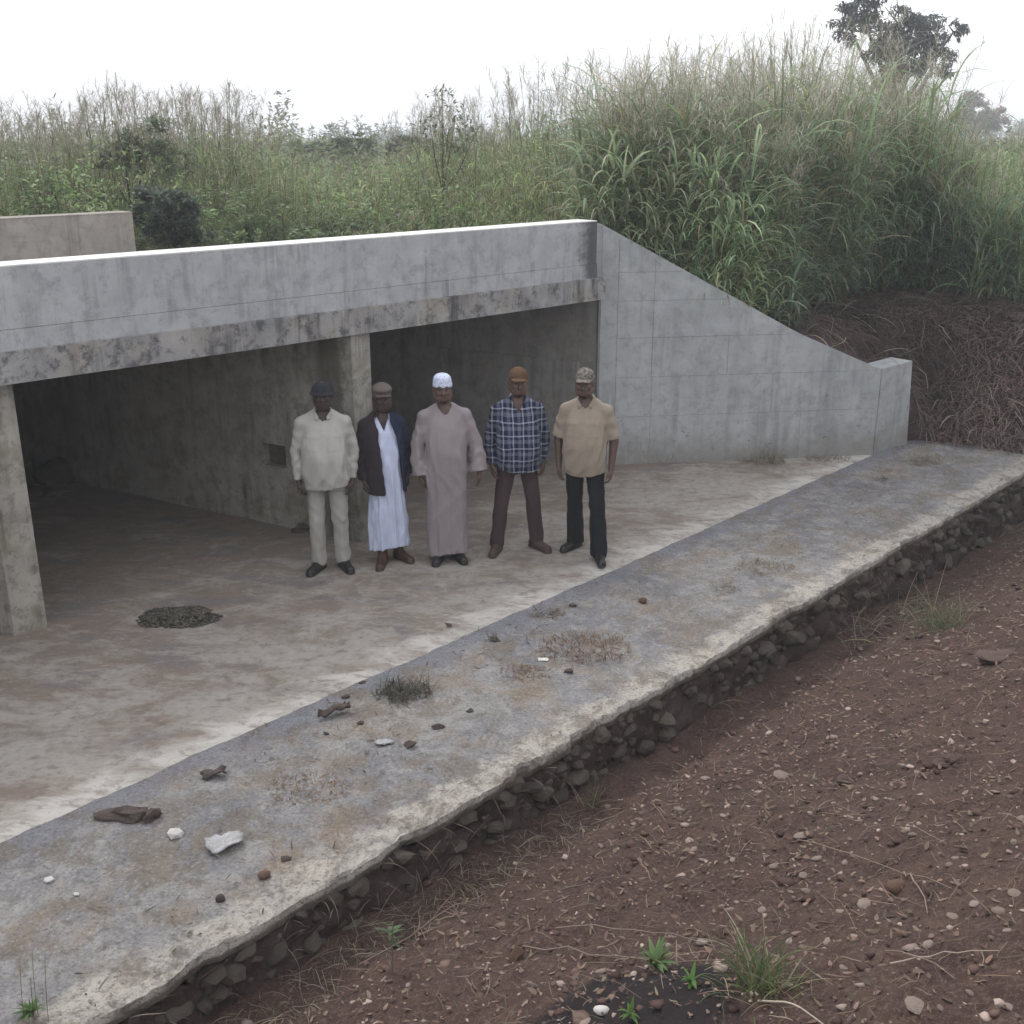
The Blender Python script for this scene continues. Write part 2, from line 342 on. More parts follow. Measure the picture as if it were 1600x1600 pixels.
sv = np.concatenate([[-300, -150, -60, -20, -8], np.arange(-3, 0, .12), np.arange(0, 9, .032), np.arange(9, 15.5, .05), [17, 20, 26, 40, 90, 200, 320]])
nv = np.concatenate([[-320, -200, -80, -30, -16, -9, -6, -4.5], np.arange(-4.22, -.4, .03), np.arange(-.4, 2, .1), [3, 5, 9, 20, 60, 150, 300]])
S, Nn = np.meshgrid(sv, nv, indexing='ij'); Z = soil_z(S, Nn)
V = np.stack([S*EA[0]+Nn*NA[0], S*EA[1]+Nn*NA[1], Z], -1).reshape(-1, 3)
tag(obj('ground', mesh('ground', V, grid_faces(len(sv), len(nv))[:, ::-1], 'soil', smooth=True)), 'dark brown bare soil bank scattered with stones in the foreground', None, None, 'structure')

# ------------------------------------------------------------------ embankment
EX = np.array([-40., -12, bp(5.5, -4.95)[0], bp(6.8, -.55)[0], wp(3.2, -.2)[0], 5.05, 5.35, 6.25, 9.5, 15, 40])
EY = np.array([-24., 6.7, bp(5.5, -4.95)[1], bp(6.8, -.55)[1], wp(3.2, -.2)[1], 13.85, 13.75, 13.12, 11.3, 8.8, 0])
E0 = np.array([2.1, 2.1, 2.15, 2.4, .93, .6, .0, -.12, -.25, -.3, -.3])       # level at the front line
EXD = np.array([-40, 1.0, 4.6, 5.3, 40])
def emb_front(x): return np.interp(x, EX, EY)
def emb_z(x, y):
    x = np.asarray(x, float); y = np.asarray(y, float); v = y-emb_front(x); z0 = np.interp(x, EX, E0)
    bank = ss(2.5, 3.6, x)
    top = 2.15+.12*fbm(x*.25, y*.25, 5)
    sh_ = np.interp(x, [2.5, 3.4, 4.6], [2.1, 1.72, 1.42])
    zb = z0+(sh_-z0)*ss(-.15, 1.9, v+.25*fbm(x*.9, y*.3, 41)*ss(4., 5.5, x))+(top-sh_)*ss(2.2, 8.5, v)
    zw = z0+(top-z0)*ss(.0, 3.6, v)
    z = zw*(1-bank)+zb*bank
    lump = ss(.0, .6, v)*(.10*fbm(x*1.6, y*1.6, 13)+.06*fbm(x*5, y*5, 15)*bank)
    return z+lump-.05*(v < .02)
xs = np.concatenate([[-300, -120], np.arange(-40, -12, 2.), np.arange(-12, 4, .3), np.arange(4, 13, .1), np.arange(13, 40, 2.), [80, 200, 300]])
vv = np.concatenate([np.arange(0, 3.2, .1), np.arange(3.2, 12, .5), [14, 18, 25, 40, 70, 130, 220, 330]])
X, Vv = np.meshgrid(xs, vv, indexing='ij'); Y = emb_front(X)+Vv; Z = emb_z(X, Y)
Vs = np.stack([X, Y, Z], -1).reshape(-1, 3); nvv = len(vv)
skirt = np.stack([xs, emb_front(xs), np.full(len(xs), -1.2)], -1); b0 = np.arange(len(xs))*nvv; k0 = len(Vs)+np.arange(len(xs))
sk = np.stack([b0[:-1], k0[:-1], k0[1:], b0[1:]], 1)
tag(obj('embankment', mesh('embankment', np.concatenate([Vs, skirt]), np.concatenate([grid_faces(len(xs), nvv), sk]), 'bank_soil', smooth=True)), 'earth embankment and cut bank behind the concrete walls', None, None, 'structure')

# ------------------------------------------------------------------ culvert floor and apron
sv = np.concatenate([np.arange(-6, 0, .5), np.arange(0, 13.3, .09)]); nv = np.concatenate([[-17, -14, -12], np.arange(-11, N_JOINT-.01, .09), [N_JOINT]])
S, Nn = np.meshgrid(sv, nv, indexing='ij')
jag = .012*fbm(S*6, S*0+.3, 8)
Z = .012*fbm(S*1.1, Nn*1.1, 61)+.006*fbm(S*4, Nn*4, 62)-.012*ss(-.05, 0, Nn-N_JOINT)
NN = np.where(Nn > N_JOINT-.02, Nn+jag, Nn)
V = np.stack([S*EA[0]+NN*NA[0], S*EA[1]+NN*NA[1], Z], -1).reshape(-1, 3)
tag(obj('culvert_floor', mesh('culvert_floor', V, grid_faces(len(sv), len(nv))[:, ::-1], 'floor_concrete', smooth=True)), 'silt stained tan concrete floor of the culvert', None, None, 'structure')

sv = np.concatenate([np.arange(-4, 0, .1), np.arange(0, 13.95, .04)])
jd = .014*fbm(sv*1.2, sv*0+.5, 91)+.012*fbm(sv*6, sv*0, 92)-.03*ss(.3, .42, fbm(sv*2.3, sv*0+7, 94))+.014*fbm(sv*19, sv*0, 93)
nb_ = np.concatenate([np.arange(N_JOINT+.012, N_EDGE-.05, .045), [N_EDGE-.035, N_EDGE-.012, N_EDGE-.001, N_EDGE+.006, N_EDGE-.002, N_EDGE-.025, N_EDGE-.2]])
zb_ = np.concatenate([np.zeros(len(nb_)-7)+.016, [.0155, .0145, .004, -.03, -.07, -.095, -.11]])
S, Nn = np.meshgrid(sv, nb_, indexing='ij'); Zb = np.broadcast_to(zb_, S.shape)
w = ss(N_EDGE-.16, N_EDGE-.01, Nn); rowj = np.arange(len(nb_))[None]; NN = Nn+w*(jd[:, None]+.012*fbm(S*16, rowj*.9, 95))
top = (np.arange(len(nb_)) < len(nb_)-5)
Z = Zb+np.where(top, .014*fbm(S*1.5, Nn*1.5, 71)+.009*fbm(S*6, Nn*6, 72)+.007*fbm(S*17, Nn*17, 73)-.018*ss(N_EDGE-.2, N_EDGE, Nn)*ss(0, .3, fbm(S*3, Nn*3, 75)), 0)+w*.008*fbm(S*9, Nn*2, 76)+w*.008*fbm(S*23, rowj*.8, 78)
NN = np.where(np.arange(len(nb_)) == 0, Nn-.012-.0+.012*fbm(S*6, S*0+.3, 8), NN)
xy = S[..., None]*EA+NN[..., None]*NA
V = np.concatenate([xy, Z[..., None]], -1).reshape(-1, 3)
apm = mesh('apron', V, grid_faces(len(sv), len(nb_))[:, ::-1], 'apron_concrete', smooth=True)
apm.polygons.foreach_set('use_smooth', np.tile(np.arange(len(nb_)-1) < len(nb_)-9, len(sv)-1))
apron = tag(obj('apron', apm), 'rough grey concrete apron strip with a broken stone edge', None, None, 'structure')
# rubble masonry below the lip: one stone, one object
def rock_mesh(name, mat, seed, sub=1, flat=(1, 1, 1), jag=.28, smooth=False):
    bm = bmesh.new(); bmesh.ops.create_icosphere(bm, subdivisions=sub, radius=1.); r = random.Random(seed)
    ph = [r.uniform(0, 6) for _ in range(6)]
    for v in bm.verts:
        c = v.co; k = 1+jag*(math.sin(2.3*c.x+ph[0])*math.sin(2.1*c.y+ph[1])+.6*math.sin(3.7*c.z+ph[2]+c.x*2))+r.uniform(-jag, jag)*.45
        v.co = Vector((c.x*k*flat[0], c.y*k*flat[1], c.z*k*flat[2]))
    return finish_bm(bm, name, mat, 0, smooth)
def quarry_mesh(name, mat, seed):
    bm = bmesh.new(); bmesh.ops.create_icosphere(bm, subdivisions=2, radius=1.); g_ = np.random.default_rng(seed)
    nrm = g_.normal(size=(11, 3)); nrm /= np.linalg.norm(nrm, axis=1)[:, None]; off = g_.uniform(.68, 1.05, 11)
    for v in bm.verts:
        c = np.array(v.co[:]); c /= np.linalg.norm(c); q = nrm@c; r_ = min(1.15, min([o/x for o, x in zip(off, q) if x > .05])); r_ *= 1+.05*math.sin(9*c[0]+seed)*math.sin(8*c[1])
        v.co = Vector(c*r_)
    return finish_bm(bm, name, mat, 0, False)
masonry = [quarry_mesh('stone', 'masonry_stone', k) for k in range(12)]
cs = np.arange(-4, 13.9, .035); cz = np.concatenate([np.arange(-.07, -.9, -.035)]); CS, CZ = np.meshgrid(cs, cz, indexing='ij')
CN = N_EDGE-.025+.05*fbm(CS*4, CZ*5, 81)+.045*fbm(CS*13, CZ*13, 82)+.02*ss(-.1, -.5, CZ)
V = np.concatenate([CS[..., None]*EA+CN[..., None]*NA, CZ[..., None]], -1).reshape(-1, 3)
obj('mortar', mesh('mortar', V, grid_faces(len(cs), len(cz))[:, ::-1], 'bank_soil', smooth=True), apron)
r = random.Random(3); s = .2; cells = []
while s < 13.8:
    depth = -float(zfoot(s)); z = -.075
    while z > -depth:
        size = r.choice((.045, .055, .07, .085, .1, .14))*(1 if s < 7 else 1.2)
        cells.append((s+r.uniform(-.06, .06), z-size*.35, size)); z -= size*r.uniform(.8, 1.3)
    s += r.uniform(.075, .12)
big_ = sorted(cells, key=lambda c: -c[2]/(c[0]+3.))
def pose(s, z, size):
    k = size*r.uniform(.42, .62); x, y, _ = ap(s, N_EDGE-.05+r.uniform(-.03, .03))
    return (x, y, z+r.uniform(-.02, .02)), (k*r.uniform(.9, 1.45), k*r.uniform(.9, 1.3), k*r.uniform(.5, .9)), (r.uniform(-.5, .5), r.uniform(-.5, .5), r.uniform(0, 6.3))
for c in big_[:298]:
    o = obj('stone', masonry[r.randrange(12)], apron); o.location, o.scale, o.rotation_euler = pose(*c)
from mathutils import Euler
rv, rf, rn = [], [], 0
IC = bmesh.new(); bmesh.ops.create_icosphere(IC, subdivisions=1, radius=1.); ICV = np.array([v.co[:] for v in IC.verts]); ICF = np.array([[v.index for v in f.verts] for f in IC.faces]); IC.free()
for c in big_[298:]:
    l_, sc_, ro_ = pose(*c); M_ = np.array(Euler(ro_).to_matrix()); V = (ICV*(1+.2*RNG.normal(size=(len(ICV), 1)))*np.array(sc_))@M_.T+np.array(l_); rv.append(V); rf.append(ICF+rn); rn += len(V)
tag(obj('rubble', mesh('rubble', np.concatenate(rv), np.concatenate(rf), 'masonry_stone'), apron), kind='stuff')

# ------------------------------------------------------------------ culvert bridge
bridge = empty('culvert_bridge', (*bp(3.2, -2.4)[:2], 0), 'grey concrete culvert bridge with two visible openings and a long solid parapet', 'bridge')
def bprism(name, s0, s1, n0, n1, z0, z1, mat, skew=True, bevel=.008, parent=bridge):
    k = PD@EB/(PD@NB) if skew else 0
    pts = [bp(s0+k*n0, n0), bp(s1+k*n0, n0), bp(s1+k*n1, n1), bp(s0+k*n1, n1)]
    return obj(name, prism(name, pts, z0, z1, mat, bevel), parent)
SL = -9.
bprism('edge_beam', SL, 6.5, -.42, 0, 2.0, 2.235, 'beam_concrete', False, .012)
# the parapet in two courses with a recessed construction joint between, the upper one cast in lengths
bprism('lower_course', SL, 6.405, -.33, -.045, 2.2352, 2.386, 'parapet_concrete', False, .004)
cuts = [SL, -3.4, 3.75, 6.392]
for a, b in zip(cuts[:-1], cuts[1:]):
    u = bprism('upper_course', a+.0008, b-.0008, -.33, -.045, 2.389, 2.832, 'parapet_concrete', False, .0022)
    bprism('coping', a+.002, b-.002, -.335, -.046, 2.8325, 2.842, 'skylit_top_concrete', False, .004, u)
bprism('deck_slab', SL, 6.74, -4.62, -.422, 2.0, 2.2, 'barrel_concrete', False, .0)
far = bprism('far_parapet', SL, 3.3, -4.9, -4.63, 1.9, 2.84, 'far_parapet_concrete', False, .01)
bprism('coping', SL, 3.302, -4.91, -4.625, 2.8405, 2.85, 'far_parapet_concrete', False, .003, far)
def pier(s0, s1, nf, mat, name='pier'):
    k = PD@EB/(PD@NB); n1 = -9.
    pts = [bp(s0, nf), bp(s1, nf), bp(s1+k*(n1-nf), n1), bp(s0+k*(n1-nf), n1)]
    return obj(name, prism(name, pts, -.1, 1.998, mat, .015), bridge)
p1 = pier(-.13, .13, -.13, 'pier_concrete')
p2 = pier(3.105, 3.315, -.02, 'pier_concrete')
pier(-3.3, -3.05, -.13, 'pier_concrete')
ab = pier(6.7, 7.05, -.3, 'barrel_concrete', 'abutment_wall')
# recesses in the middle pier's left face
bm = bmesh.new()
P0 = np.array(bp(3.105, -.02)[:2])
def pf(t, off): p = P0+PD*t-EB*off; return p
for (t0, t1, z0, z1) in ((.86, 1.15, .615, .84),):
    a, b = pf(t0, .3), pf(t1, .3); c, d = pf(t1, -.11), pf(t0, -.11)
    lo = [bm.verts.new((q[0], q[1], z0)) for q in (a, b, c, d)]; hi = [bm.verts.new((q[0], q[1], z1)) for q in (a, b, c, d)]
    bm.faces.new(lo[::-1]); bm.faces.new(hi)
    for i in range(4): bm.faces.new((lo[i], lo[(i+1) % 4], hi[(i+1) % 4], hi[i]))
cut = bpy.data.objects.new('cutter', finish_bm(bm, 'cutter', 'pier_concrete'))
COL.objects.link(cut)
md = p2.modifiers.new('recess', 'BOOLEAN'); md.object = cut; md.operation = 'DIFFERENCE'; md.solver = 'EXACT'
dg = bpy.context.evaluated_depsgraph_get(); me2 = bpy.data.meshes.new_from_object(p2.evaluated_get(dg)); p2.modifiers.clear(); p2.data = me2
bpy.data.objects.remove(cut)
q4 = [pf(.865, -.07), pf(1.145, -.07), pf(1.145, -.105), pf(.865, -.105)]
obj('recess_shade', prism('recess_shade', q4, .62, .835, 'clod', 0), p2)  # added dark slab: the shade inside the recess put into its colour
# bearing pads of mortar on the middle pier
# construction ledge on the right abutment inside the culvert
kk = PD@EB/(PD@NB)
pts = [bp(6.672+kk*-.2, -.5), bp(6.75+kk*-.2, -.5), bp(6.75+kk*-6.2, -6.5), bp(6.672+kk*-6.2, -6.5)]
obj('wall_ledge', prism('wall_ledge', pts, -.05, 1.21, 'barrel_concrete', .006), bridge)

# ------------------------------------------------------------------ wing wall
wing = empty('wing_wall', (*wp(1.6, -.1)[:2], 0), 'grey sloping concrete wing wall with board joints and a low end block', 'wing wall')
def wtop(s): return 2.655-.5085*(s+.06) if s > -.2 else 2.78
SE = 3.06
core = prism('wall_core', [wp(-.42, -.28), wp(-.42, -.022), wp(3.24, -.022), wp(3.24, -.28)], -.3, [2.8, 2.8, 1.02, 1.02], 'wing_concrete', 0)
bm = bmesh.new()     # profile core: a slope, then a level end
prof = [(-.215, -.3), (3.26, -.3), (3.26, 1.048), (SE, 1.048), (-.2, wtop(-.2)-.006), (-.43, 2.8), (-.43, 2.02), (-.215, 2.02)]
f0 = [bm.verts.new(wp(s, -.022, z)) for s, z in prof]; f1 = [bm.verts.new(wp(s, -.27, z)) for s, z in prof]
bm.faces.new(f0); bm.faces.new(f1[::-1])
for i in range(len(prof)): j = (i+1) % len(prof); bm.faces.new((f0[i], f1[i], f1[j], f0[j]))
bpy.data.meshes.remove(core)
obj('wall_core', finish_bm(bm, 'wall_core', 'wing_concrete', .006), wing)
rows = [-.12, .582, 1.05, 1.508, 1.93, 2.25, 2.9]
colsx = {0: [.43, 2.28, 3.25], 1: [.43, 1.9, 3.25], 2: [.42, 1.33, 3.25], 3: [.42, .97, 3.25], 4: [.42, 3.25], 5: [.42, 3.25]}
def clip_top(poly):
    out = []
    def ok(p): return p[1] <= lim(p[0])+1e-9
    def lim(s): return wtop(s) if s < SE else 1.053
    for i in range(len(poly)):
        a, b = poly[i], poly[(i+1) % len(poly)]
        if ok(a): out.append(a)
        if ok(a) != ok(b):
            lo, hi = 0., 1.
            for _ in range(40):
                mid_ = (lo+hi)/2; q = (a[0]+(b[0]-a[0])*mid_, a[1]+(b[1]-a[1])*mid_)
                if ok(q) == ok(a): lo = mid_
                else: hi = mid_
            out.append((a[0]+(b[0]-a[0])*lo, a[1]+(b[1]-a[1])*lo))
    return out
pr = random.Random(5)
def panel(poly):
    if len(poly) < 3: return
    bm = bmesh.new(); off = pr.uniform(-.002, .0035)
    f0 = [bm.verts.new(wp(s, off, z)) for s, z in poly]; f1 = [bm.verts.new(wp(s, -.03, z)) for s, z in poly]
    bm.faces.new(f0); bm.faces.new(f1[::-1])
    for i in range(len(poly)): j = (i+1) % len(poly); bm.faces.new((f0[i], f1[i], f1[j], f0[j]))
    obj('panel', finish_bm(bm, 'panel', 'wing_concrete', .0018), wing)
g = .0014
for k in range(6):
    xs_ = [0.]+colsx[k]
    for a, b in zip(xs_[:-1], xs_[1:]):
        sub = [a+g] + ([SE] if a < SE < b else []) + [b-g]
        poly = [(s, rows[k]+g) for s in sub]+[(s, rows[k+1]-g) for s in sub[::-1]]
        panel(clip_top(poly))
panel([(-.2+g, -.1), (-g, -.1), (-g, wtop(0)), (-.2+g, wtop(-.19))]); panel([(-.40, 2.0+2*g), (-.2-g, 2.0+2*g), (-.2-g, 2.78), (-.40, 2.8)])
# end block turned out from the wall
e0 = np.array(wp(3.262, .004)[:2]); e1 = np.array([4.995, 13.665]); dirb = (e1-e0)/np.linalg.norm(e1-e0); nbk = np.array([-dirb[1], dirb[0]])
pts = [e0, e1, e1+nbk*.3, e0+nbk*.3-dirb*.02]
eb = prism('end_block', pts, -.2, [1.062, 1.085, 1.085, 1.062], 'wing_concrete', .008)
for v in eb.vertices:        # the free end leans back
    q = (np.array(v.co[:2])-e0)@dirb
    if q > .3 and v.co.z > .5: v.co.x -= dirb[0]*.11; v.co.y -= dirb[1]*.11
obj('end_block', eb, wing)

# ------------------------------------------------------------------ blades: leaves, culms, straws
class Bag:
    def __init__(s): s.V = []; s.F = []; s.C = []; s.n = 0
    def add(s, V, F, C): s.V.append(V); s.F.append(F+s.n); s.C.append(C); s.n += len(V)
    def build(s, name, mat, parent=None):
        return obj(name, mesh(name, np.concatenate(s.V), np.concatenate(s.F), mat, np.concatenate(s.C)), parent)
def blades(bag, base, head, length, width, e0, bend, col, seg=6, tip=.12, power=1.3, ground=None, wob=0.):
    N = len(base); k = np.arange(seg)/seg
    ang = e0[:, None]-bend[:, None]*k[None]**power
    hd = head[:, None]+(wob*RNG.normal(size=(N, seg)).cumsum(1) if wob else np.zeros((N, seg)))
    st = (length/seg)[:, None]
    dx = np.cos(ang)*np.cos(hd)*st; dy = np.cos(ang)*np.sin(hd)*st; dz = np.sin(ang)*st
    P = np.zeros((N, seg+1, 3)); P[:, 0] = base
    P[:, 1:, 0] = base[:, None, 0]+dx.cumsum(1); P[:, 1:, 1] = base[:, None, 1]+dy.cumsum(1); P[:, 1:, 2] = base[:, None, 2]+dz.cumsum(1)
    if ground is not None: P[..., 2] = np.maximum(P[..., 2], ground(P[..., 0], P[..., 1])+.004)
    t = np.linspace(0, 1, seg+1); prof = np.minimum(1, .55+t*2)*(1-t**2.2)+tip*t
    w = width[:, None]*.5*prof[None]
    sx = -np.sin(head)[:, None]*w; sy = np.cos(head)[:, None]*w; sz = w*RNG.uniform(-.5, .5, (N, 1))
    L = P.copy(); Rr = P.copy(); L[..., 0] += sx; L[..., 1] += sy; L[..., 2] += sz; Rr[..., 0] -= sx; Rr[..., 1] -= sy; Rr[..., 2] -= sz
    V = np.stack([L, Rr], 2).reshape(-1, 3)
    i = np.arange(N)[:, None]*(2*(seg+1))+2*np.arange(seg)[None]
    F = np.stack([i, i+1, i+3, i+2], -1).reshape(-1, 4)
    C = np.repeat(col, 2*(seg+1), 0); bag.add(V, F, C); return P
def cvar(c, N, amt=.25, hue=.12):
    c = np.array(c)[None]*(1+amt*RNG.uniform(-1, 1, (N, 1))); return np.clip(c*(1+hue*RNG.uniform(-1, 1, (N, 3))), .004, .9)
U = RNG.uniform
def tall_grass(bag, pbag, xy, z, h, nleaf=6, leafc=(.095, .125, .05), stemc=(.16, .17, .075), panc=(.3, .27, .2), leafL=(.5, .95), wid=(.012, .024), pan=1., dry=.15, nbr=14, center=None):
    N = len(xy); base = np.concatenate([xy, z[:, None]], 1); hd = U(0, 6.283, N)
    if center is not None: hd = np.arctan2(xy[:, 1]-center[:, 1], xy[:, 0]-center[:, 0])+RNG.normal(size=N)*.5
    P = blades(bag, base, hd, h, np.full(N, .009), U(1.35, 1.56, N), U(.05, .45, N), cvar(stemc, N), 5, .5)
    # leaves
    M = N*nleaf; own = np.repeat(np.arange(N), nleaf); f = U(.04, .8, M)*5; i = np.clip(f.astype(int), 0, 4); fr = (f-i)[:, None]
    lb = P[own, i]*(1-fr)+P[own, i+1]*fr
    hscale = np.clip(h[own]/2.4, .35, 1.15)
    tone = (.6+.95*vn(lb[:, 0]*.8, lb[:, 1]*.8+lb[:, 2]*.6, 4)*U(.6, 1.4, M))[:, None]
    c = cvar(leafc, M, .3, .1)*tone; dm = U(0, 1, M) < dry; c[dm] = cvar((.32, .28, .17), int(dm.sum()), .25, .08)
    lh = U(0, 6.283, M) if center is None else hd[own]+RNG.normal(size=M)*1.1
    pale = U(0, 1, M) < .22; c[pale] *= 1.45
    blades(bag, lb, lh, U(*leafL, M)*hscale, U(*wid, M), U(.75, 1.4, M), U(1.0, 2.7, M), c, 6, .05, 1.1)
    # open, feathery flower heads
    if pan:
        has = np.where(U(0, 1, N) < pan)[0]; M = len(has)*nbr; own = np.repeat(has, nbr); f = U(.0, 1, M)[:, None]
        top = P[own, 5]; low = P[own, 4]; lb = top+(low-top)*f*.75
        Q = blades(pbag, lb, U(0, 6.283, M), U(.10, .30, M)*np.clip(h[own]/2.4, .5, 1.1), U(.003, .006, M), U(.5, 1.35, M), U(.3, 1.7, M), cvar(panc, M, .25, .08), 3, .8)
def weeds(bag, xy, z, h, leafc, nleaf=26, size=(.05, .1)):     # upright leafy herbs
    N = len(xy); base = np.concatenate([xy, z[:, None]], 1)
    P = blades(bag, base, U(0, 6.283, N), h, np.full(N, .008), U(1.2, 1.55, N), U(0, .5, N), cvar((.1, .1, .05), N), 5, .4)
    M = N*nleaf; own = np.repeat(np.arange(N), nleaf); f = (U(.15, 1, M)**.8)*4.99; i = f.astype(int); fr = (f-i)[:, None]
    lb = P[own, i]*(1-fr)+P[own, i+1]*fr+RNG.normal(size=(M, 3))*(.05*h[own])[:, None]*np.array([1, 1, .5])
    tone = (.55+.9*vn(lb[:, 0]*.9, lb[:, 1]*.9+lb[:, 2], 14))[:, None]
    blades(bag, lb, U(0, 6.283, M), U(*size, M), U(.25, .5, M)*U(*size, M)*1.3, U(-.2, 1., M), U(.2, 1.3, M), cvar(leafc, M, .35, .15)*tone, 2, .1)

# height of the skyline of the growth, read along the picture's columns
SKX = np.array([-600, 0, 100, 200, 300, 350, 430, 470, 560, 620, 680, 760, 830, 900, 960, 1050, 1200, 1330, 1400, 1450, 1500, 1560, 1600, 2200])
SKY_ = np.array([192, 195, 192, 168, 178, 170, 198, 230, 236, 228, 178, 188, 142, 130, 92, 90, 92, 72, 76, 118, 200, 200, 188, 190])
def col_of(x, y): return 800+1750*x/(y*math.cos(PITCH)+1.2*math.sin(PITCH))
def sky_top(x, y):
    px = col_of(x, y); return CAMH+(205-np.interp(px, SKX, SKY_))/1750*y*1.06
def scatter(n, xr, depth, vmin=.15):
    x = U(*xr, n); v = vmin+depth*U(0, 1, n)**1.2; y = emb_front(x)+v
    return np.stack([x, y], 1), v
# 1. the tall stand behind the wing wall: fountains of culms and arching leaves
g1 = Bag(); g1p = Bag()
FRONT = lambda px: np.interp(px, [900, 1150, 1180, 1215, 1260, 1320, 1420, 1480, 1900], [.0, .0, .1, .8, 1.7, 2.3, 2.9, 3.1, 3.1])
cen, v = scatter(240, (.9, 7.8), 4.6, .15); px = col_of(cen[:, 0], cen[:, 1]); k = (px > 958) & (px < 1530) & (v > FRONT(px)); cen = cen[k]
own = np.repeat(np.arange(len(cen)), 26); xy = cen[own]+RNG.normal(size=(len(own), 2))*.15; cc = cen[own]
v = xy[:, 1]-emb_front(xy[:, 0]); k = v > .03; xy, cc, own = xy[k], cc[k], own[k]
z = emb_z(xy[:, 0], xy[:, 1]); cl = (U(.62, 1.08, len(cen))*(.85+.25*vn(cen[:, 0]*1.2, cen[:, 1]*.6, 23)))[own]
h = np.clip((sky_top(xy[:, 0], xy[:, 1])-z)*cl*U(.6, 1.04, len(xy)), .7, 4.0)
tall_grass(g1, g1p, xy, z, h, 8, (.215, .285, .165), pan=.9, dry=.12, nbr=20, wid=(.015, .042), panc=(.45, .43, .35), center=cc, leafL=(.55, 1.05))
# front skirt of broad arching leaves
cen, v = scatter(60, (.8, 3.0), .9, .1); own = np.repeat(np.arange(len(cen)), 14); xy = cen[own]+RNG.normal(size=(len(own), 2))*.1; cc = cen[own]; k = xy[:, 1]-emb_front(xy[:, 0]) > .0; xy, cc = xy[k], cc[k]
tall_grass(g1, g1p, xy, emb_z(xy[:, 0], xy[:, 1])-.05, U(.7, 1.7, len(xy)), 8, (.27, .335, .2), pan=.0, dry=.12, wid=(.018, .04), leafL=(.7, 1.25), center=cc)
x = U(3.0, 8.0, 46); y = emb_front(x)+FRONT(col_of(x, emb_front(x)+2))+U(.0, .6, len(x)); cen = np.stack([x, y], 1); own = np.repeat(np.arange(46), 13); xy = cen[own]+RNG.normal(size=(len(own), 2))*.12; cc = cen[own]
tall_grass(g1, g1p, xy, emb_z(xy[:, 0], xy[:, 1]), U(.6, 1.6, len(xy)), 8, (.19, .265, .185), pan=.0, dry=.06, wid=(.018, .038), leafL=(.6, 1.2), center=cc)
tag(g1.build('tall_grass', 'leaf'), 'tall stand of arching green grass behind the sloping wing wall', 'grass', None, 'stuff')
tag(g1p.build('grass_flower_heads', 'straw'), 'feathery pale flower heads above the tall grass stand', 'grass', None, 'stuff')
# 2. growth to the right, farther back and lower
g2 = Bag(); g2p = Bag()
x = U(6.2, 17, 2600); y = 15.2+U(0, 10, len(x))-.25*np.clip(x-7, 0, 9); xy = np.stack([x, y], 1); px = col_of(x, y); k = (px > 1400) & (px < 1900); xy = xy[k]
z = emb_z(xy[:, 0], xy[:, 1]); h = np.clip((sky_top(xy[:, 0], xy[:, 1])-z)*U(.55, .98, len(xy)), .5, 2.4)
tall_grass(g2, g2p, xy, z, h, 7, (.195, .27, .135), pan=.45, dry=.12, panc=(.34, .32, .22))
tag(g2.build('meadow_grass', 'leaf'), 'lower green grass beyond the cut bank at the right', 'grass', None, 'stuff')
tag(g2p.build('meadow_flower_heads', 'straw'), 'sparse pale flower heads over the grass at the right', 'grass', None, 'stuff')
# 3. mixed growth behind the parapet
g3 = Bag(); g3p = Bag(); g3w = Bag()
def band3(n, xr, d0, d1):
    x = U(*xr, n); v = U(d0, d1, n); return np.stack([x, emb_front(x)+v], 1)
xy = band3(3600, (-13, 2.), .2, 7.5); px = col_of(xy[:, 0], xy[:, 1]); xy = xy[(px > -250) & (px < 960)]
z = emb_z(xy[:, 0], xy[:, 1]); px = col_of(xy[:, 0], xy[:, 1]); v = xy[:, 1]-emb_front(xy[:, 0])
full = np.maximum(sky_top(xy[:, 0], xy[:, 1])-z, .5)
h = full*U(.4, .95, len(xy))*ss(-.5, 3.5, v)+.1; k = vn(xy[:, 0]*.8, xy[:, 1]*.8, 31) > .3
tall_grass(g3, g3p, xy[k], z[k], h[k], 7, (.235, .3, .135), pan=.35, dry=.16, nbr=12, wid=(.01, .02), leafL=(.4, .8))
kk_ = ~k | (U(0, 1, len(k)) < .25)
weeds(g3w, xy[kk_], z[kk_], np.clip(h[kk_]*.9, .3, 2), (.2, .27, .12), 30, (.05, .11))
# airy flowering stems along the skyline
xy = band3(2200, (-15, 1.), 2.5, 10); px = col_of(xy[:, 0], xy[:, 1]); den = np.interp(px, [-300, 0, 150, 380, 430, 440, 640, 660, 760, 900, 960], [.9, .9, 1, 1, .5, .05, .05, .9, .5, .5, .8])
k = (U(0, 1, len(px)) < den) & (px > -250) & (px < 960); xy = xy[k]; z = emb_z(xy[:, 0], xy[:, 1]); h = (sky_top(xy[:, 0], xy[:, 1])-z)*U(.75, 1.2, len(xy))
tall_grass(g3, g3p, xy, z, h, 2, (.09, .115, .05), (.13, .13, .075), (.3, .28, .22), pan=1., dry=.1, nbr=24, leafL=(.3, .6))
tag(g3.build('roadside_grass', 'leaf'), 'wild green grass growing over the road behind the parapet', 'grass', None, 'stuff')
tag(g3p.build('roadside_flower_heads', 'straw'), 'thin airy flowering stems along the skyline behind the parapet', 'grass', None, 'stuff')
tag(g3w.build('roadside_herbs', 'leaf'), 'leafy green herbs among the grass behind the parapet', 'herbs', None, 'stuff')
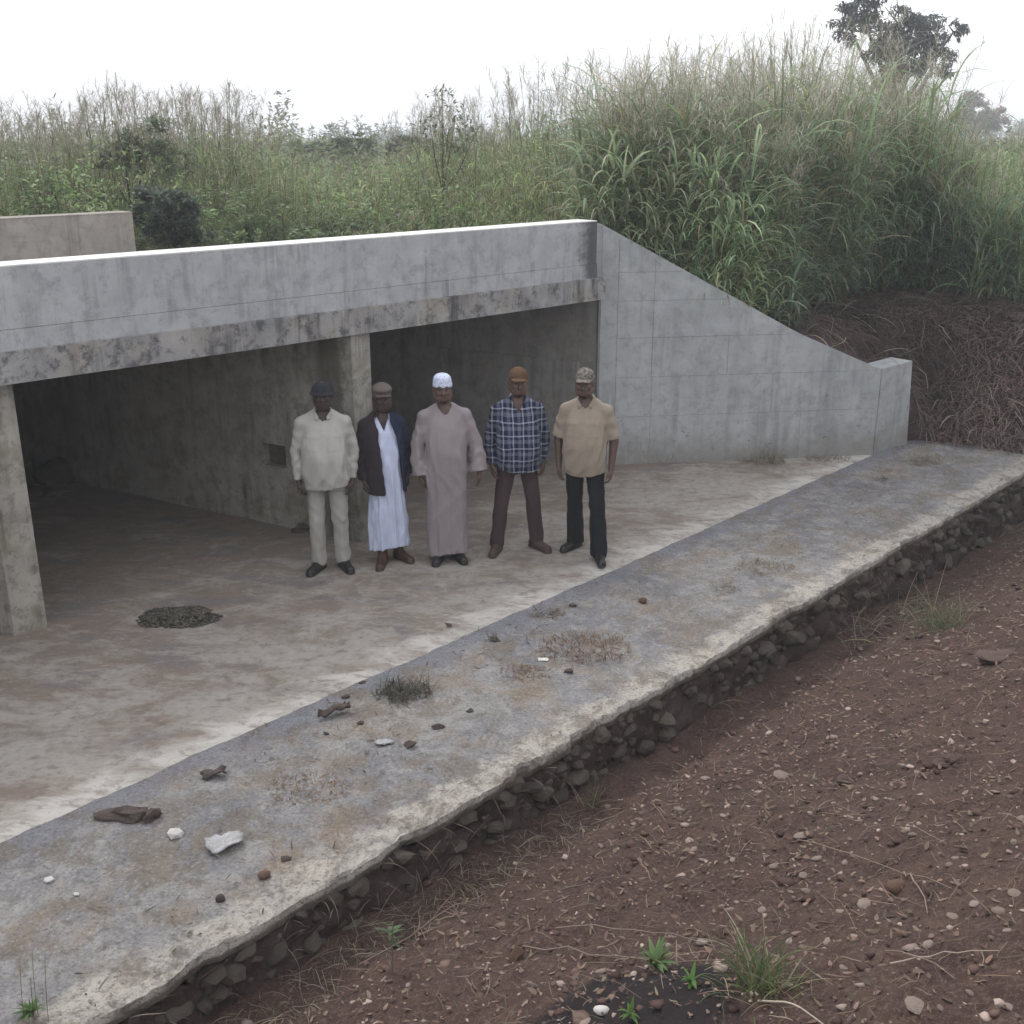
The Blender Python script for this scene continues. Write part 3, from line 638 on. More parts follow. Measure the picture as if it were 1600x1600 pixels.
# 4. far ground cover out to the horizon
g4 = Bag(); x = U(-60, 60, 3000); y = U(30, 95, 3000); xy = np.stack([x, y], 1); z = emb_z(x, y)
weeds(g4, xy, z, U(.6, 1.5, len(x)), (.1, .13, .055), 26, (.12, .28))
x = U(-140, 140, 2600); y = U(95, 330, 2600); k = vn(x*.03, y*.03, 5) > .35; x, y = x[k], y[k]
k = y < 300; x, y = x[k], y[k]
weeds(g4, np.stack([x, y], 1), emb_z(x, y), U(1.5, 3.6, len(x))*(.5+vn(x*.05, y*.05, 9)), (.1, .125, .065), 30, (.3, .8))
x = U(-22, 6, 700); y = U(24, 34, 700); weeds(g4, np.stack([x, y], 1), emb_z(x, y), U(.9, 1.9, 700)*(.6+.6*vn(x*.4, y*.4, 3)), (.13, .165, .07), 34, (.08, .18))
tag(g4.build('far_scrub', 'leaf'), 'distant low green scrub reaching to the horizon', 'scrub', None, 'stuff')

# ------------------------------------------------------------------ shrubs and trees
def tube(p0, p1, r0, r1, k=7):
    p0, p1 = np.array(p0, float), np.array(p1, float); d = p1-p0; d /= np.linalg.norm(d); a = np.cross(d, [0, 0, 1.]) if abs(d[2]) < .9 else np.cross(d, [1., 0, 0]); a /= np.linalg.norm(a); b = np.cross(d, a)
    t = np.arange(k)/k*2*math.pi; ring = np.cos(t)[:, None]*a+np.sin(t)[:, None]*b
    V = np.concatenate([p0+ring*r0, p1+ring*r1]); i = np.arange(k); F = np.stack([i, (i+1) % k, (i+1) % k+k, i+k], 1); return V, F
def woody(bag, segs, col):
    for (a, b, ra, rb) in segs:
        V, F = tube(a, b, ra, rb); bag.add(V, F, cvar(col, len(V), .15, .05))
def foliage(bag, blobs, n, size, col, hollow=.25, droop=0.):
    sub = []
    for b in blobs:
        for q in range(14):
            d = RNG.normal(size=3); d /= np.linalg.norm(d); rr_ = U(.35, 1.05); f_ = U(.2, .42); sub.append((b[0]+d[0]*b[3]*rr_, b[1]+d[1]*b[4]*rr_, b[2]+d[2]*b[5]*rr_, b[3]*f_, b[4]*f_, b[5]*f_*U(.6, 1.)))
    blobs = sub
    w = np.array([b[3]*b[4]*b[5] for b in blobs])**.8; pick = RNG.choice(len(blobs), n, p=w/w.sum()); B = np.array(blobs)[pick]
    d = RNG.normal(size=(n, 3)); d /= np.linalg.norm(d, axis=1)[:, None]; r = U(hollow, 1, n)**.6
    P = B[:, :3]+d*B[:, 3:6]*r[:, None]*(.8+.35*vn(d[:, 0]*3+pick, d[:, 1]*3+d[:, 2]*2, 77))[:, None]
    tone = (.6+.8*vn(P[:, 0]*1.5/size[1]*.12, P[:, 2]*1.5/size[1]*.12+P[:, 1], 88))[:, None]
    blades(bag, P, U(0, 6.283, n), U(*size, n), U(*size, n)*.42, U(-.6-droop, 1.1-droop, n), U(0, 1.4, n), cvar(col, n, .35, .12)*tone, 2, .1)
def limbs(root, blobs, r0):
    segs = []; fork = np.array(root)+np.array([0, 0, .45*(np.mean([b[2] for b in blobs])-root[2])])
    segs.append((root, fork, r0, r0*.75))
    for b in blobs:
        c = np.array(b[:3]); mid_ = (fork+c)/2+RNG.normal(size=3)*.12*b[3]; segs += [(fork, mid_, r0*.6, r0*.38), (mid_, c, r0*.38, r0*.16)]
        for q in range(3):
            e = c+RNG.normal(size=3)*np.array(b[3:6])*.45; segs.append((c, e, r0*.16, r0*.05))
    return segs
def tree(name, root, blobs, n, size, col, r0, label, cat, barkc=(.045, .038, .032), group=None, droop=0.):
    t = empty(name, root, label, cat, group)
    wb = Bag(); woody(wb, limbs(root, blobs, r0), barkc); wb.build('trunk', 'bark', t)
    fb = Bag(); foliage(fb, blobs, n, size, col, droop=droop); fb.build('crown', 'leaf', t); return t
def at(px, py, dist):
    d = ray(px, py); return np.array([0, 0, CAMH])+d*(dist/d[1])
D = 42.
def bl(px, py, rx, rz, dist=D, ry=None):
    c = at(px, py, dist); k = dist/1750*1.0; return (*c, rx*k, (ry or rx)*k, rz*k)
root = at(1395, 205, D); root[2] = 2.1
tree('shade_tree', root, [bl(1345, 18, 44, 36), bl(1360, -25, 40, 34), bl(1330, 48, 30, 24), bl(1440, 62, 52, 34), bl(1465, 88, 30, 28), bl(1405, 40, 42, 30), bl(1390, 80, 34, 30), bl(1490, 50, 22, 14), bl(1400, 95, 30, 24), bl(1372, 70, 30, 24), bl(1432, 100, 34, 18), bl(1392, 122, 30, 22)], 14000, (.1, .24), (.07, .084, .078), .2, 'dark leafy tree rising behind the tall grass at upper right', 'tree', droop=.5)
D2 = 110.
root = at(1525, 205, D2); root[2] = 2.1
tree('round_tree', root, [bl(1522, 182, 40, 28, D2), bl(1500, 192, 24, 18, D2), bl(1545, 190, 26, 20, D2)], 5000, (.25, .55), (.3, .26, .22), .25, 'pale rounded distant tree at the right edge of the skyline', 'tree')
for (px, py, rx, rz, dist, lab) in ((545, 226, 45, 15, 38, 'low dark rounded bush on the skyline behind the middle of the parapet'), (478, 230, 24, 9, 42, 'smallest dark bush on the skyline left of the rounded one'), (640, 224, 40, 16, 36, 'mid green bush on the skyline right of the rounded one')):
    c = at(px, py, dist); root = np.array([c[0], c[1], 2.1])
    tree('skyline_bush', root, [bl(px, py, rx, rz, dist), bl(px-rx*.5, py+6, rx*.6, rz*.8, dist), bl(px+rx*.6, py+5, rx*.5, rz*.8, dist)], 4200, (.07, .16), (.075, .1, .055), .07, lab, 'bush', group='bushes on the skyline')
dd = 14.7
c = at(262, 345, dd); root = np.array([c[0], c[1]+.2, 2.05])
tree('dark_bush', root, [bl(255, 318, 42, 26, dd), bl(285, 340, 38, 34, dd), bl(240, 350, 30, 28, dd), bl(300, 362, 34, 16, dd+.2)], 5200, (.04, .12), (.075, .1, .07), .03, 'dark green bush at the end of the far parapet', 'bush')
dd = 17.
c = at(195, 235, dd); root = np.array([c[0], c[1], 2.05])
tree('feathery_bush', root, [bl(195, 235, 38, 34, dd), bl(235, 215, 36, 32, dd), bl(265, 250, 34, 26, dd), bl(165, 252, 26, 22, dd)], 2600, (.04, .11), (.1, .13, .07), .03, 'feathery grey green bush on the left skyline above the far parapet', 'bush')
dd = 17.5
c = at(690, 205, dd); root = np.array([c[0], c[1], 2.05])
tree('leafy_sapling', root, [bl(690, 145, 24, 16, dd), bl(712, 180, 26, 24, dd), bl(672, 195, 22, 20, dd), bl(700, 225, 34, 22, dd), bl(740, 215, 24, 18, dd)], 420, (.04, .1), (.12, .15, .08), .02, 'thin open sapling rising above the middle of the parapet', 'sapling')

# ------------------------------------------------------------------ dry straw over the cut bank
st = Bag(); n = 32000
x = U(2.7, 10.5, n); v = U(-.02, 3.2, n)*1.0; y = emb_front(x)+v; z = emb_z(x, y)
k = (v < FRONT(col_of(x, y))+.5) & ((x > 4.9) | (v > .75)); x, y, z, v = x[k], y[k], z[k], v[k]; n = len(x)
tone = vn(x*1.3, y*1.3, 66)[:, None]; strawc = cvar((.15, .112, .1), n, .5, .1)*(.35+1.1*tone)
steep = ss(1.9, 1.2, v)
blades(st, np.stack([x, y, z+.01], 1), -math.pi/2+RNG.normal(size=n)*1.1, U(.12, .5, n), U(.005, .012, n), U(.1, .8, n)-.3*steep, U(.4, 1.4, n), strawc, 6, .3, .9, lambda X, Y: np.where(Y > emb_front(X), emb_z(X, Y), 0.), .12)
n = 260; x = U(3.6, 10., n); v = U(.3, 2.6, n); y = emb_front(x)+v
blades(st, np.stack([x, y, emb_z(x, y)+.02], 1), U(0, 6.28, n), U(.4, 1.0, n), U(.008, .014, n), U(0, .7, n), U(.4, 1.6, n), cvar((.3, .24, .2), n, .3, .1), 7, .4, 1., lambda X, Y: np.where(Y > emb_front(X), emb_z(X, Y), 0.), .2)
tag(st.build('dry_straw', 'straw'), 'tangled dry brown straw and roots covering the cut bank', 'straw', None, 'stuff')

# ------------------------------------------------------------------ soil litter, gravel, stones
gsoil = lambda X, Y: soil_z(*sn(X, Y))
gv = []; gf = []; gc = []; nn = 0
ico = bmesh.new(); bmesh.ops.create_icosphere(ico, subdivisions=1, radius=1.); IV = np.array([v.co[:] for v in ico.verts]); IF = np.array([[v.index for v in f.verts] for f in ico.faces]); ico.free()
def gravel(n, srange, drange, size, cols):
    global nn
    s = U(*srange, n); d = U(*drange, n); nnn = N_EDGE+d; x = s*EA[0]+nnn*NA[0]; y = s*EA[1]+nnn*NA[1]; z = soil_z(s, nnn)
    k = size[0]*(size[1]/size[0])**(U(0, 1, n)**2.2); sc = np.stack([k*U(.8, 1.5, n), k*U(.7, 1.1, n), k*U(.15, .45, n)], 1); a = U(0, 6.28, n)
    V = IV[None]*(1+.3*RNG.normal(size=(n, len(IV), 1)))*sc[:, None]
    X = V[..., 0]*np.cos(a)[:, None]-V[..., 1]*np.sin(a)[:, None]; Y = V[..., 0]*np.sin(a)[:, None]+V[..., 1]*np.cos(a)[:, None]
    P = np.stack([X+x[:, None], Y+y[:, None], V[..., 2]+(z+sc[:, 2]*.35)[:, None]], -1).reshape(-1, 3)
    F = (IF[None]+(np.arange(n)*len(IV))[:, None, None]).reshape(-1, 3)+nn
    c = np.array(cols)[RNG.integers(0, len(cols), n)]*(1+.3*U(-1, 1, (n, 1)))
    gv.append(P); gf.append(F); gc.append(np.repeat(c, len(IV), 0)); nn += len(P)
SOILC = [(.08, .051, .042), (.06, .039, .033), (.105, .07, .058), (.14, .1, .082)]
gravel(6400, (.6, 13), (.15, 4.7), (.006, .028), SOILC+[(.28, .22, .19)])
gravel(3200, (.6, 7), (.5, 4.7), (.004, .014), SOILC+[(.3, .24, .2), (.24, .19, .16)])
gravel(320, (.6, 12), (.0, 3.4), (.015, .045), [(.085, .055, .048), (.065, .042, .038), (.11, .07, .06)])
o = obj('gravel', mesh('gravel', np.concatenate(gv), None, 'bark', np.concatenate(gc), False, np.concatenate(gf)) if False else mesh('gravel', np.concatenate(gv), np.concatenate(gf), 'bark', np.concatenate(gc)))
tag(o, 'small stones and crumbs of earth over the brown soil', 'gravel', None, 'stuff')
lit = Bag(); n = 5600; s = U(.6, 13, n); d = U(.1, 4.7, n)**1.0; nn_ = N_EDGE+d; x = s*EA[0]+nn_*NA[0]; y = s*EA[1]+nn_*NA[1]
blades(lit, np.stack([x, y, soil_z(s, nn_)+.008], 1), U(0, 6.28, n), U(.03, .16, n)*U(.5, 1.4, n), U(.002, .005, n), U(-.1, .5, n), U(0, .8, n), cvar((.16, .12, .095), n, .5, .1), 5, .5, 1., gsoil, .2)
n = 8000; s = U(.6, 12, n); d = U(.3, 4.7, n); nn_ = N_EDGE+d; x = s*EA[0]+nn_*NA[0]; y = s*EA[1]+nn_*NA[1]     # dead leaves
blades(lit, np.stack([x, y, soil_z(s, nn_)+.012], 1), U(0, 6.28, n), U(.012, .05, n), U(.007, .022, n), U(-.2, .6, n), U(-.6, .9, n), cvar((.155, .112, .09), n, .55, .1), 3, .1, 1., gsoil)
tag(lit.build('soil_litter', 'straw'), 'dead leaves and bits of straw strewn on the brown soil', 'litter', None, 'stuff')
# long dry twigs that can be told apart
tw = random.Random(8)
def twig(px0, py0, px1, py1, r, label, col=(.22, .175, .145)):
    a = soil_at(px0, py0); b = soil_at(px1, py1); k = 9; pts = []
    L = np.linalg.norm(b-a); side = np.array([-(b-a)[1], (b-a)[0], 0])/L
    ph = tw.uniform(0, 6)
    for i in range(k):
        t = i/(k-1); p = a+(b-a)*t+side*L*.02*math.sin(t*5+ph); p[2] = max(float(soil_z(*sn(p[0], p[1]))), a[2]*(1-t)+b[2]*t-.05)+.012+.03*math.sin(math.pi*t); pts.append(p)
    bag = Bag()
    for i in range(k-1):
        V, F = tube(pts[i], pts[i+1], r*.7*(1-.6*i/k), r*.7*(1-.6*(i+1)/k), 5); bag.add(V, F, cvar(col, len(V), .2, .05))
    c = pts[k//2]; bag.V = [v-c for v in bag.V]
    o = bag.build('twig', 'bark'); o.location = c; tag(o, label, 'twig', 'dry twigs on the soil')
twig(812, 1487, 1150, 1508, .006, 'longest pale twig lying left of the small green weeds')
twig(870, 1452, 1120, 1480, .005, 'thin dry twig above the two green weeds')
twig(1240, 1318, 1490, 1390, .005, 'slender dry twig crossing the middle of the soil bank')
twig(1415, 1365, 1448, 1432, .006, 'short pale twig standing out beside a dark brown stone')
twig(1390, 1510, 1560, 1488, .005, 'straight pale twig near the lower right corner', (.34, .28, .23))
twig(1380, 1492, 1490, 1535, .005, 'short twig crossing the one near the lower right corner')
twig(1185, 1570, 1290, 1605, .007, 'pale stalk at the foot of the green grass tuft', (.4, .35, .28))
twig(875, 1395, 1000, 1370, .005, 'dark bent twig at the left of the soil bank', (.14, .11, .1))
twig(560, 1510, 760, 1400, .004, 'long dry stem lying along the ditch below the apron')
peb = [rock_mesh('pebble', 'pebble_pale', 40+k, 2, (1, .75, .5), .2, k % 2 == 0) for k in range(6)]
PEB = [(1060, 1268, 22), (1102, 1218, 18), (1252, 1308, 26), (940, 1324, 12), (1082, 1330, 16), (1098, 1345, 13), (1220, 1216, 30), (1146, 1345, 14), (1276, 1343, 17), (1334, 1339, 12), (1140, 1423, 14), (1190, 1423, 12), (1312, 1426, 12), (1522, 1414, 18), (1560, 1425, 20), (1586, 1399, 18), (1425, 1306, 14), (1492, 1342, 12), (1303, 1154, 14), (1412, 1198, 14), (1519, 1272, 16), (1555, 1239, 16), (1214, 1198, 10), (1170, 1206, 10), (1391, 1250, 10), (1368, 1250, 12), (1260, 1395, 20), (1256, 1370, 18), (1320, 1350, 15), (1432, 1575, 34), (1470, 1578, 16), (1575, 1575, 16), (1516, 1553, 14), (1392, 1408, 11), (1292, 1473, 14), (1318, 1514, 12), (1450, 1480, 20), (1490, 1435, 20), (1352, 1416, 26), (1574, 1455, 12), (1595, 1280, 14), (1585, 1318, 12), (1508, 1241, 12), (1340, 1240, 8), (1130, 1275, 10), (1000, 1345, 9), (1210, 1355, 16), (1045, 1480, 12), (1095, 1475, 18), (880, 1515, 10), (938, 1520, 20)]
for i, (px, py, w) in enumerate(PEB):
    P = soil_at(px, py); o = bpy.data.objects.new('pebble', peb[i % 6]); COL.objects.link(o); dist = np.linalg.norm(P-np.array([0, 0, CAMH])); k = w*dist/1750*.5
    o.location = P+np.array([0, 0, k*.25]); o.scale = (k*random.uniform(.85, 1.1), k*random.uniform(.8, 1.2), k*random.uniform(.45, .9)); o.rotation_euler = (random.uniform(-.35, .35), random.uniform(-.35, .35), random.uniform(-1.2, 1.2))
    tag(o, 'pale rounded pebble lying on the brown soil bank', 'pebble', 'pale pebbles on the brown soil')
def lone(name, mat, px, py, w, label, cat, seed, flat=(1, .8, .6), jag=.15, plane='soil', sub=2, smooth=True, rz=0., group=None):
    P = soil_at(px, py) if plane == 'soil' else onz(px, py, plane); dist = np.linalg.norm(P-np.array([0, 0, CAMH])); k = w*dist/1750*.5
    o = obj(name, rock_mesh(name, mat, seed, sub, flat, jag, smooth)); o.location = P+np.array([0, 0, k*flat[2]*.45]); o.scale = (k, k, k); o.rotation_euler = (0, 0, rz); return tag(o, label, cat, group)
lone('white_pebble', 'pebble_white', 940, 1581, 24, 'smooth white pebble on the black burnt soil', 'pebble', 3, (1, .7, .55), .06)
lone('brown_stone', 'brown_stone', 806, 1500, 34, 'dark brown pointed stone at the edge of the black soil', 'stone', 5, (.75, .7, .9), .3, sub=1, smooth=False)
lone('brown_stone', 'brown_stone', 1402, 1390, 34, 'dark brown rounded stone beside a pale twig', 'stone', 6, (1, .8, .6), .15)
lone('soil_clod', 'earth_clod', 1490, 1195, 44, 'dark flat clod of earth on the upper right of the soil bank', 'clod', 7, (1, .6, .3), .5, sub=3, smooth=False)
lone('soil_clod', 'earth_clod', 1320, 1222, 22, 'small dark clod of earth in the middle of the soil bank', 'clod', 8, (1, .8, .45), .5, sub=3, smooth=False)
lone('soil_clod', 'earth_clod', 1565, 1030, 60, 'large dark clod at the right edge below the apron', 'clod', 9, (1, .6, .22), .5, sub=3, smooth=False)

# ------------------------------------------------------------------ things lying on the apron and the floor
ZA = .018
def litter_piece(name, mat, px, py, w, label, cat, seed, amp=.25, ar=.6, z=ZA, rz=0.):   # a crumpled sheet with thickness
    P = onz(px, py, z); dist = np.linalg.norm(P-np.array([0, 0, CAMH])); k = w*dist/1750*.5; r_ = random.Random(seed); n_ = 7
    gx, gy = np.meshgrid(np.linspace(-1, 1, n_), np.linspace(-1, 1, n_), indexing='ij')
    ex = 1-.35*vn(gy*1.3+seed, gy*0, seed); ey = 1-.45*vn(gx*1.6+seed*3, gx*0, seed+4)
    X = gx*ex; Y = gy*ey*ar; Zt = amp*(vn(gx*1.6+seed, gy*1.6, seed+8)+.5*vn(gx*3+seed, gy*3, seed+9))
    top = np.stack([X, Y, Zt+.02], -1).reshape(-1, 3); bot = np.stack([X*.97, Y*.97, np.minimum(Zt-.02, Zt*.8)], -1).reshape(-1, 3)
    F = grid_faces(n_, n_); b = n_*n_; idx = np.arange(b).reshape(n_, n_); ring = np.concatenate([idx[0, :], idx[1:, -1], idx[-1, -2::-1], idx[-2:0:-1, 0]])
    side = np.stack([ring, np.roll(ring, -1), np.roll(ring, -1)+b, ring+b], 1)
    me = mesh(name, np.concatenate([top, bot])*k, np.concatenate([F, F[:, ::-1]+b, side]), mat)
    o = obj(name, me); o.location = P; o.rotation_euler = (0, 0, rz); return tag(o, label, cat)
litter_piece('crumpled_sheet', 'paper_scrap', 352, 1322, 70, 'crumpled pale grey sheet lying flat on the near apron', 'sheet', 3, .3, .55, rz=.5)
litter_piece('white_scrap', 'paper_scrap', 601, 1162, 34, 'small white scrap in the middle of the apron', 'scrap', 5, .3, .5)
litter_piece('white_scrap', 'pebble_white', 849, 1032, 18, 'tiny white scrap on the dead grass patch of the apron', 'scrap', 6, .3, .8)
litter_piece('dark_bark', 'clod', 335, 1215, 44, 'dark curled flake near the joint left of the apron middle', 'bark', 8, .5, .5, rz=.4)
litter_piece('dark_bark', 'clod', 522, 1118, 62, 'long dark curled bark piece on the joint line', 'bark', 12, .45, .3, rz=.55)
lone('dung_lump', 'clod', 205, 1276, 62, 'largest dark crumbling lump at the left end of the apron', 'lump', 14, (1, .45, .32), .5, ZA, 3, False, .1)
lone('dung_lump', 'clod', 238, 1279, 26, 'small dark lump against the right of the largest one', 'lump', 15, (.8, .8, .8), .35, ZA, 2, False)
lone('pale_stone', 'pebble_white', 275, 1305, 26, 'white angular stone left of the crumpled sheet', 'stone', 16, (1, .8, .6), .25, ZA, 1, False)
lone('pale_stone', 'pebble_white', 75, 1377, 16, 'white chip of stone near the left edge of the apron', 'stone', 17, (1, .8, .5), .25, ZA, 1, False)
lone('pale_stone', 'pebble_white', 120, 1398, 9, 'tiny white chip right of the white one at the left edge', 'stone', 18, (1, .8, .5), .2, ZA, 1, False)
lone('brown_stone', 'brown_stone', 413, 1369, 20, 'round brown stone right below the crumpled sheet', 'stone', 19, (1, .85, .6), .12, ZA)
lone('brown_stone', 'clod', 345, 1407, 15, 'small dark brown stone near the lower edge of the apron', 'stone', 20, (1, .9, .8), .2, ZA)
lone('brown_stone', 'brown_stone', 1005, 940, 13, 'small reddish stone on the apron right of the dead grass', 'stone', 21, (1, .9, .7), .2, ZA)
for i, (px, py, w, where) in enumerate(((775, 1002, 16, 'just above the joint beside the dead grass'), (540, 1090, 14, 'above the long curled bark piece'), (565, 1068, 13, 'left of the dry weed clump'), (565, 1131, 13, 'right below the long curled bark piece'), (684, 1137, 20, 'above the middle white scrap'), (735, 1112, 14, 'between white scrap and dry weeds'), (700, 977, 12, 'on the pale floor near the joint'), (890, 1050, 16, 'below the dead grass patch'), (640, 1165, 22, 'right of the middle white scrap'), (510, 1146, 9, 'below the long curled bark piece'), (445, 1343, 18, 'right of the crumpled sheet'), (895, 947, 14, 'above the dead grass patch'))):
    lone('dark_crumb', 'clod', px, py, w, 'small dark crumb of dirt '+where, 'crumb', 60+i, (1, .7, .5), .4, ZA, 1, False)
# heap of dark droppings or ash on the floor
hb = Bag(); c = onz(282, 966, .0)
hp = empty('ash_heap', c, 'dark flat heap of charred crumbs on the culvert floor', 'heap')
n_ = 26; gx, gy = np.meshgrid(np.linspace(-1, 1, n_), np.linspace(-1, 1, n_), indexing='ij'); rr = np.hypot(gx, gy)
prof = np.clip(1-rr**2*(.8+1.3*vn(gx*2.5+4, gy*2.5, 3)), 0, 1)**.7; hz = .06*prof*(.5+1.0*vn(gx*6, gy*6, 5))-.012
obj('mound', mesh('mound', np.stack([c[0]+gx*.28+gy*.06, c[1]+gy*.23, hz], -1).reshape(-1, 3), grid_faces(n_, n_), 'clod', smooth=True), hp)
gv, gf, gc, nn = [], [], [], 0
n = 1700; a = U(0, 6.28, n); q = U(0, 1.12, n)**.6; wob_ = .75+.5*vn(a*1.6, a*0, 9); x = c[0]+.27*q*np.cos(a)*wob_; y = c[1]+.22*q*np.sin(a)*wob_; k = U(.004, .013, n); z = np.clip(.055*(1-q**2), 0, 1)
V = IV[None]*(1+.25*RNG.normal(size=(n, len(IV), 1)))*(k[:, None]*np.array([1.2, .9, .6]))[:, None]+np.stack([x, y, z+.006], 1)[:, None]
tag(obj('crumbs', mesh('crumbs', V.reshape(-1, 3), (IF[None]+(np.arange(n)*len(IV))[:, None, None]).reshape(-1, 3), 'bark', np.repeat(cvar((.085, .077, .064), n, .6, .1), len(IV), 0)), hp), kind='stuff')
lone('dark_boulder', 'clod', 88, 752, 56, 'dark rounded boulder deep inside the left opening', 'boulder', 31, (1, .8, .85), .18, 0., 3)
lone('dark_boulder', 'clod', 50, 772, 34, 'smaller dark boulder beside the pier deep in the left opening', 'boulder', 32, (1, .8, .5), .25, 0., 2)
lone('silt_lump', 'clod', 478, 828, 40, 'dark lump of rubble at the foot of the middle pier', 'lump', 33, (1, .7, .4), .35, 0., 2, False)

# ------------------------------------------------------------------ low plants near the camera and on the apron
def tuft(name, P, n, L, w, col, label, cat, spread=.05, e=(.7, 1.5), bend=(.3, 1.6), mat='leaf', ground=None, group=None, extra=None):
    b = Bag(); base = np.zeros((n, 3)); base[:, 0] = RNG.normal(size=n)*spread; base[:, 1] = RNG.normal(size=n)*spread
    blades(b, base, U(0, 6.283, n), U(*L, n), U(*w, n), U(*e, n), U(*bend, n), cvar(col, n, .35, .15), 6, .1)
    if extra: extra(b)
    o = b.build(name, mat); o.location = P; return tag(o, label, cat, group)
def dryx(n, L, spread, col=(.3, .25, .17)):
    def f(b):
        base = np.zeros((n, 3)); base[:, :2] = RNG.normal(size=(n, 2))*spread
        blades(b, base, U(0, 6.283, n), U(*L, n), U(.003, .006, n), U(.2, 1.1, n), U(.2, 1.6, n), cvar(col, n, .3, .1), 6, .3)
    return f
tuft('grass_tuft', soil_at(1190, 1545)-[0, 0, .01], 110, (.12, .27), (.004, .008), (.11, .145, .06), 'dense green grass tuft at the lower right of the soil bank', 'grass tuft', .055, extra=dryx(30, (.12, .3), .06))
tuft('grass_tuft', soil_at(930, 1262), 26, (.12, .3), (.003, .006), (.13, .14, .08), 'thin sparse grass tuft in the ditch below the apron', 'grass tuft', .03, (.3, 1.4), (.2, 1.4), extra=dryx(10, (.15, .3), .04))
tuft('grass_tuft', soil_at(1465, 985), 120, (.18, .48), (.004, .009), (.12, .145, .075), 'bushy pale green grass tuft in the ditch at right', 'grass tuft', .13, (.5, 1.5), (.3, 1.8), extra=dryx(40, (.25, .6), .15))
tuft('grass_tuft', soil_at(985, 1130), 20, (.15, .4), (.003, .006), (.24, .21, .14), 'dry straggling grass hanging off the apron edge', 'grass tuft', .08, (.1, 1.1), (.4, 2.2), 'straw')
tuft('grass_tuft', soil_at(1335, 990), 40, (.2, .5), (.003, .007), (.23, .21, .14), 'dry pale grass tangle against the right part of the apron edge', 'grass tuft', .12, (.1, 1.2), (.4, 2.2), 'straw')
tuft('grass_tuft', soil_at(690, 1290), 22, (.12, .35), (.003, .006), (.22, .19, .13), 'dry grass wisps below the middle of the apron edge', 'grass tuft', .08, (.1, 1.1), (.4, 2.), 'straw')
tuft('grass_tuft', soil_at(1090, 1100), 16, (.15, .4), (.003, .006), (.26, .23, .16), 'single dry stalks leaning out of the broken edge', 'grass tuft', .06, (.1, 1.1), (.4, 1.8), 'straw')
def leafy(name, P, n, L, w, col, label, cat, stem=0., stemc=(.28, .25, .2)):
    b = Bag(); base = np.zeros((n, 3)); base[:, 2] = stem*U(.55, 1, n)
    if stem: V, F = tube((0, 0, 0), (.015, .01, stem), .005, .003, 5); b.add(V, F, cvar(stemc, len(V), .1, .05))
    blades(b, base, U(0, 6.283, n), U(*L, n), U(*w, n), U(.2, 1.1, n), U(.3, 1.3, n), cvar(col, n, .25, .12), 4, .05)
    o = b.build(name, 'leaf'); o.location = P; return tag(o, label, cat)
leafy('leafy_weed', soil_at(1022, 1520), 34, (.05, .12), (.014, .028), (.13, .19, .075), 'small pale green leafy weed left of the dense grass tuft', 'weed', .07)
leafy('leafy_weed', soil_at(1080, 1537), 9, (.04, .09), (.012, .022), (.1, .2, .05), 'tiny bright green weed between the two tufts', 'weed', .02)
leafy('leafy_weed', soil_at(985, 1592), 9, (.04, .08), (.012, .02), (.1, .2, .05), 'tiny bright green sprout beside the white pebble', 'weed', .03)
leafy('leafy_weed', soil_at(315, 1580), 34, (.07, .17), (.016, .03), (.085, .13, .05), 'broad leaved green weed in the ditch at lower left', 'weed', .05)
leafy('seedling', soil_at(612, 1520), 14, (.05, .11), (.01, .018), (.13, .2, .1), 'pale stemmed seedling with drooping green leaves in the ditch', 'seedling', .3)
leafy('seedling', soil_at(580, 1420), 8, (.03, .06), (.01, .016), (.15, .2, .15), 'small grey green seedling above the pale stemmed one', 'seedling', .1)
P = onz(50, 1590, ZA)
leafy('leafy_weed', P, 30, (.04, .1), (.01, .02), (.1, .17, .06), 'green weed with a tall thin stalk at the lower left corner', 'weed', .04)
b = Bag(); n = 7; blades(b, np.zeros((n, 3))+RNG.normal(size=(n, 3))*[.03, .03, 0], U(0, 6.28, n), U(.15, .42, n), np.full(n, .004), U(1.35, 1.55, n), U(0, .3, n), cvar((.1, .1, .06), n), 6, .4)
o = b.build('dry_stalk', 'straw'); o.location = P; tag(o, 'thin dark stalks rising at the lower left corner', 'stalks')
# apron
def mat_tuft(px, py, wpx, n, col, label, dry=True, L=(.04, .12), z=ZA):
    P = onz(px, py, z); dist = np.linalg.norm(P-np.array([0, 0, CAMH])); rad = wpx*dist/1750*.5
    b = Bag(); a = U(0, 6.28, n); q = np.sqrt(U(0, 1, n)); base = np.stack([rad*q*np.cos(a), rad*.75*q*np.sin(a), np.zeros(n)], 1)
    blades(b, base, U(0, 6.283, n), U(*L, n), U(.003, .007, n), U(.1, 1.3, n), U(.2, 1.8, n), cvar(col, n, .45, .12), 5, .2, 1.2, lambda X, Y: 0*X)
    o = b.build('dry_weed_patch', 'straw'); o.location = P; return tag(o, label, 'weeds')
mat_tuft(630, 1083, 92, 420, (.075, .07, .055), 'dark dry weed clump on the joint in the middle of the apron', L=(.05, .16))
mat_tuft(915, 1015, 150, 520, (.15, .1, .075), 'wide brown patch of dead grass on the apron', L=(.03, .1))
mat_tuft(820, 1052, 80, 160, (.17, .12, .09), 'small reddish dead grass patch left of the wide brown one', L=(.03, .08))
mat_tuft(855, 960, 60, 110, (.13, .11, .08), 'sparse weeds along the joint above the dead grass', L=(.03, .08))
mat_tuft(1190, 888, 90, 180, (.17, .14, .1), 'dry grass patch on the far half of the apron', L=(.04, .1))
mat_tuft(1130, 920, 50, 80, (.14, .11, .085), 'little brown weed patch left of the dry grass', L=(.03, .08))
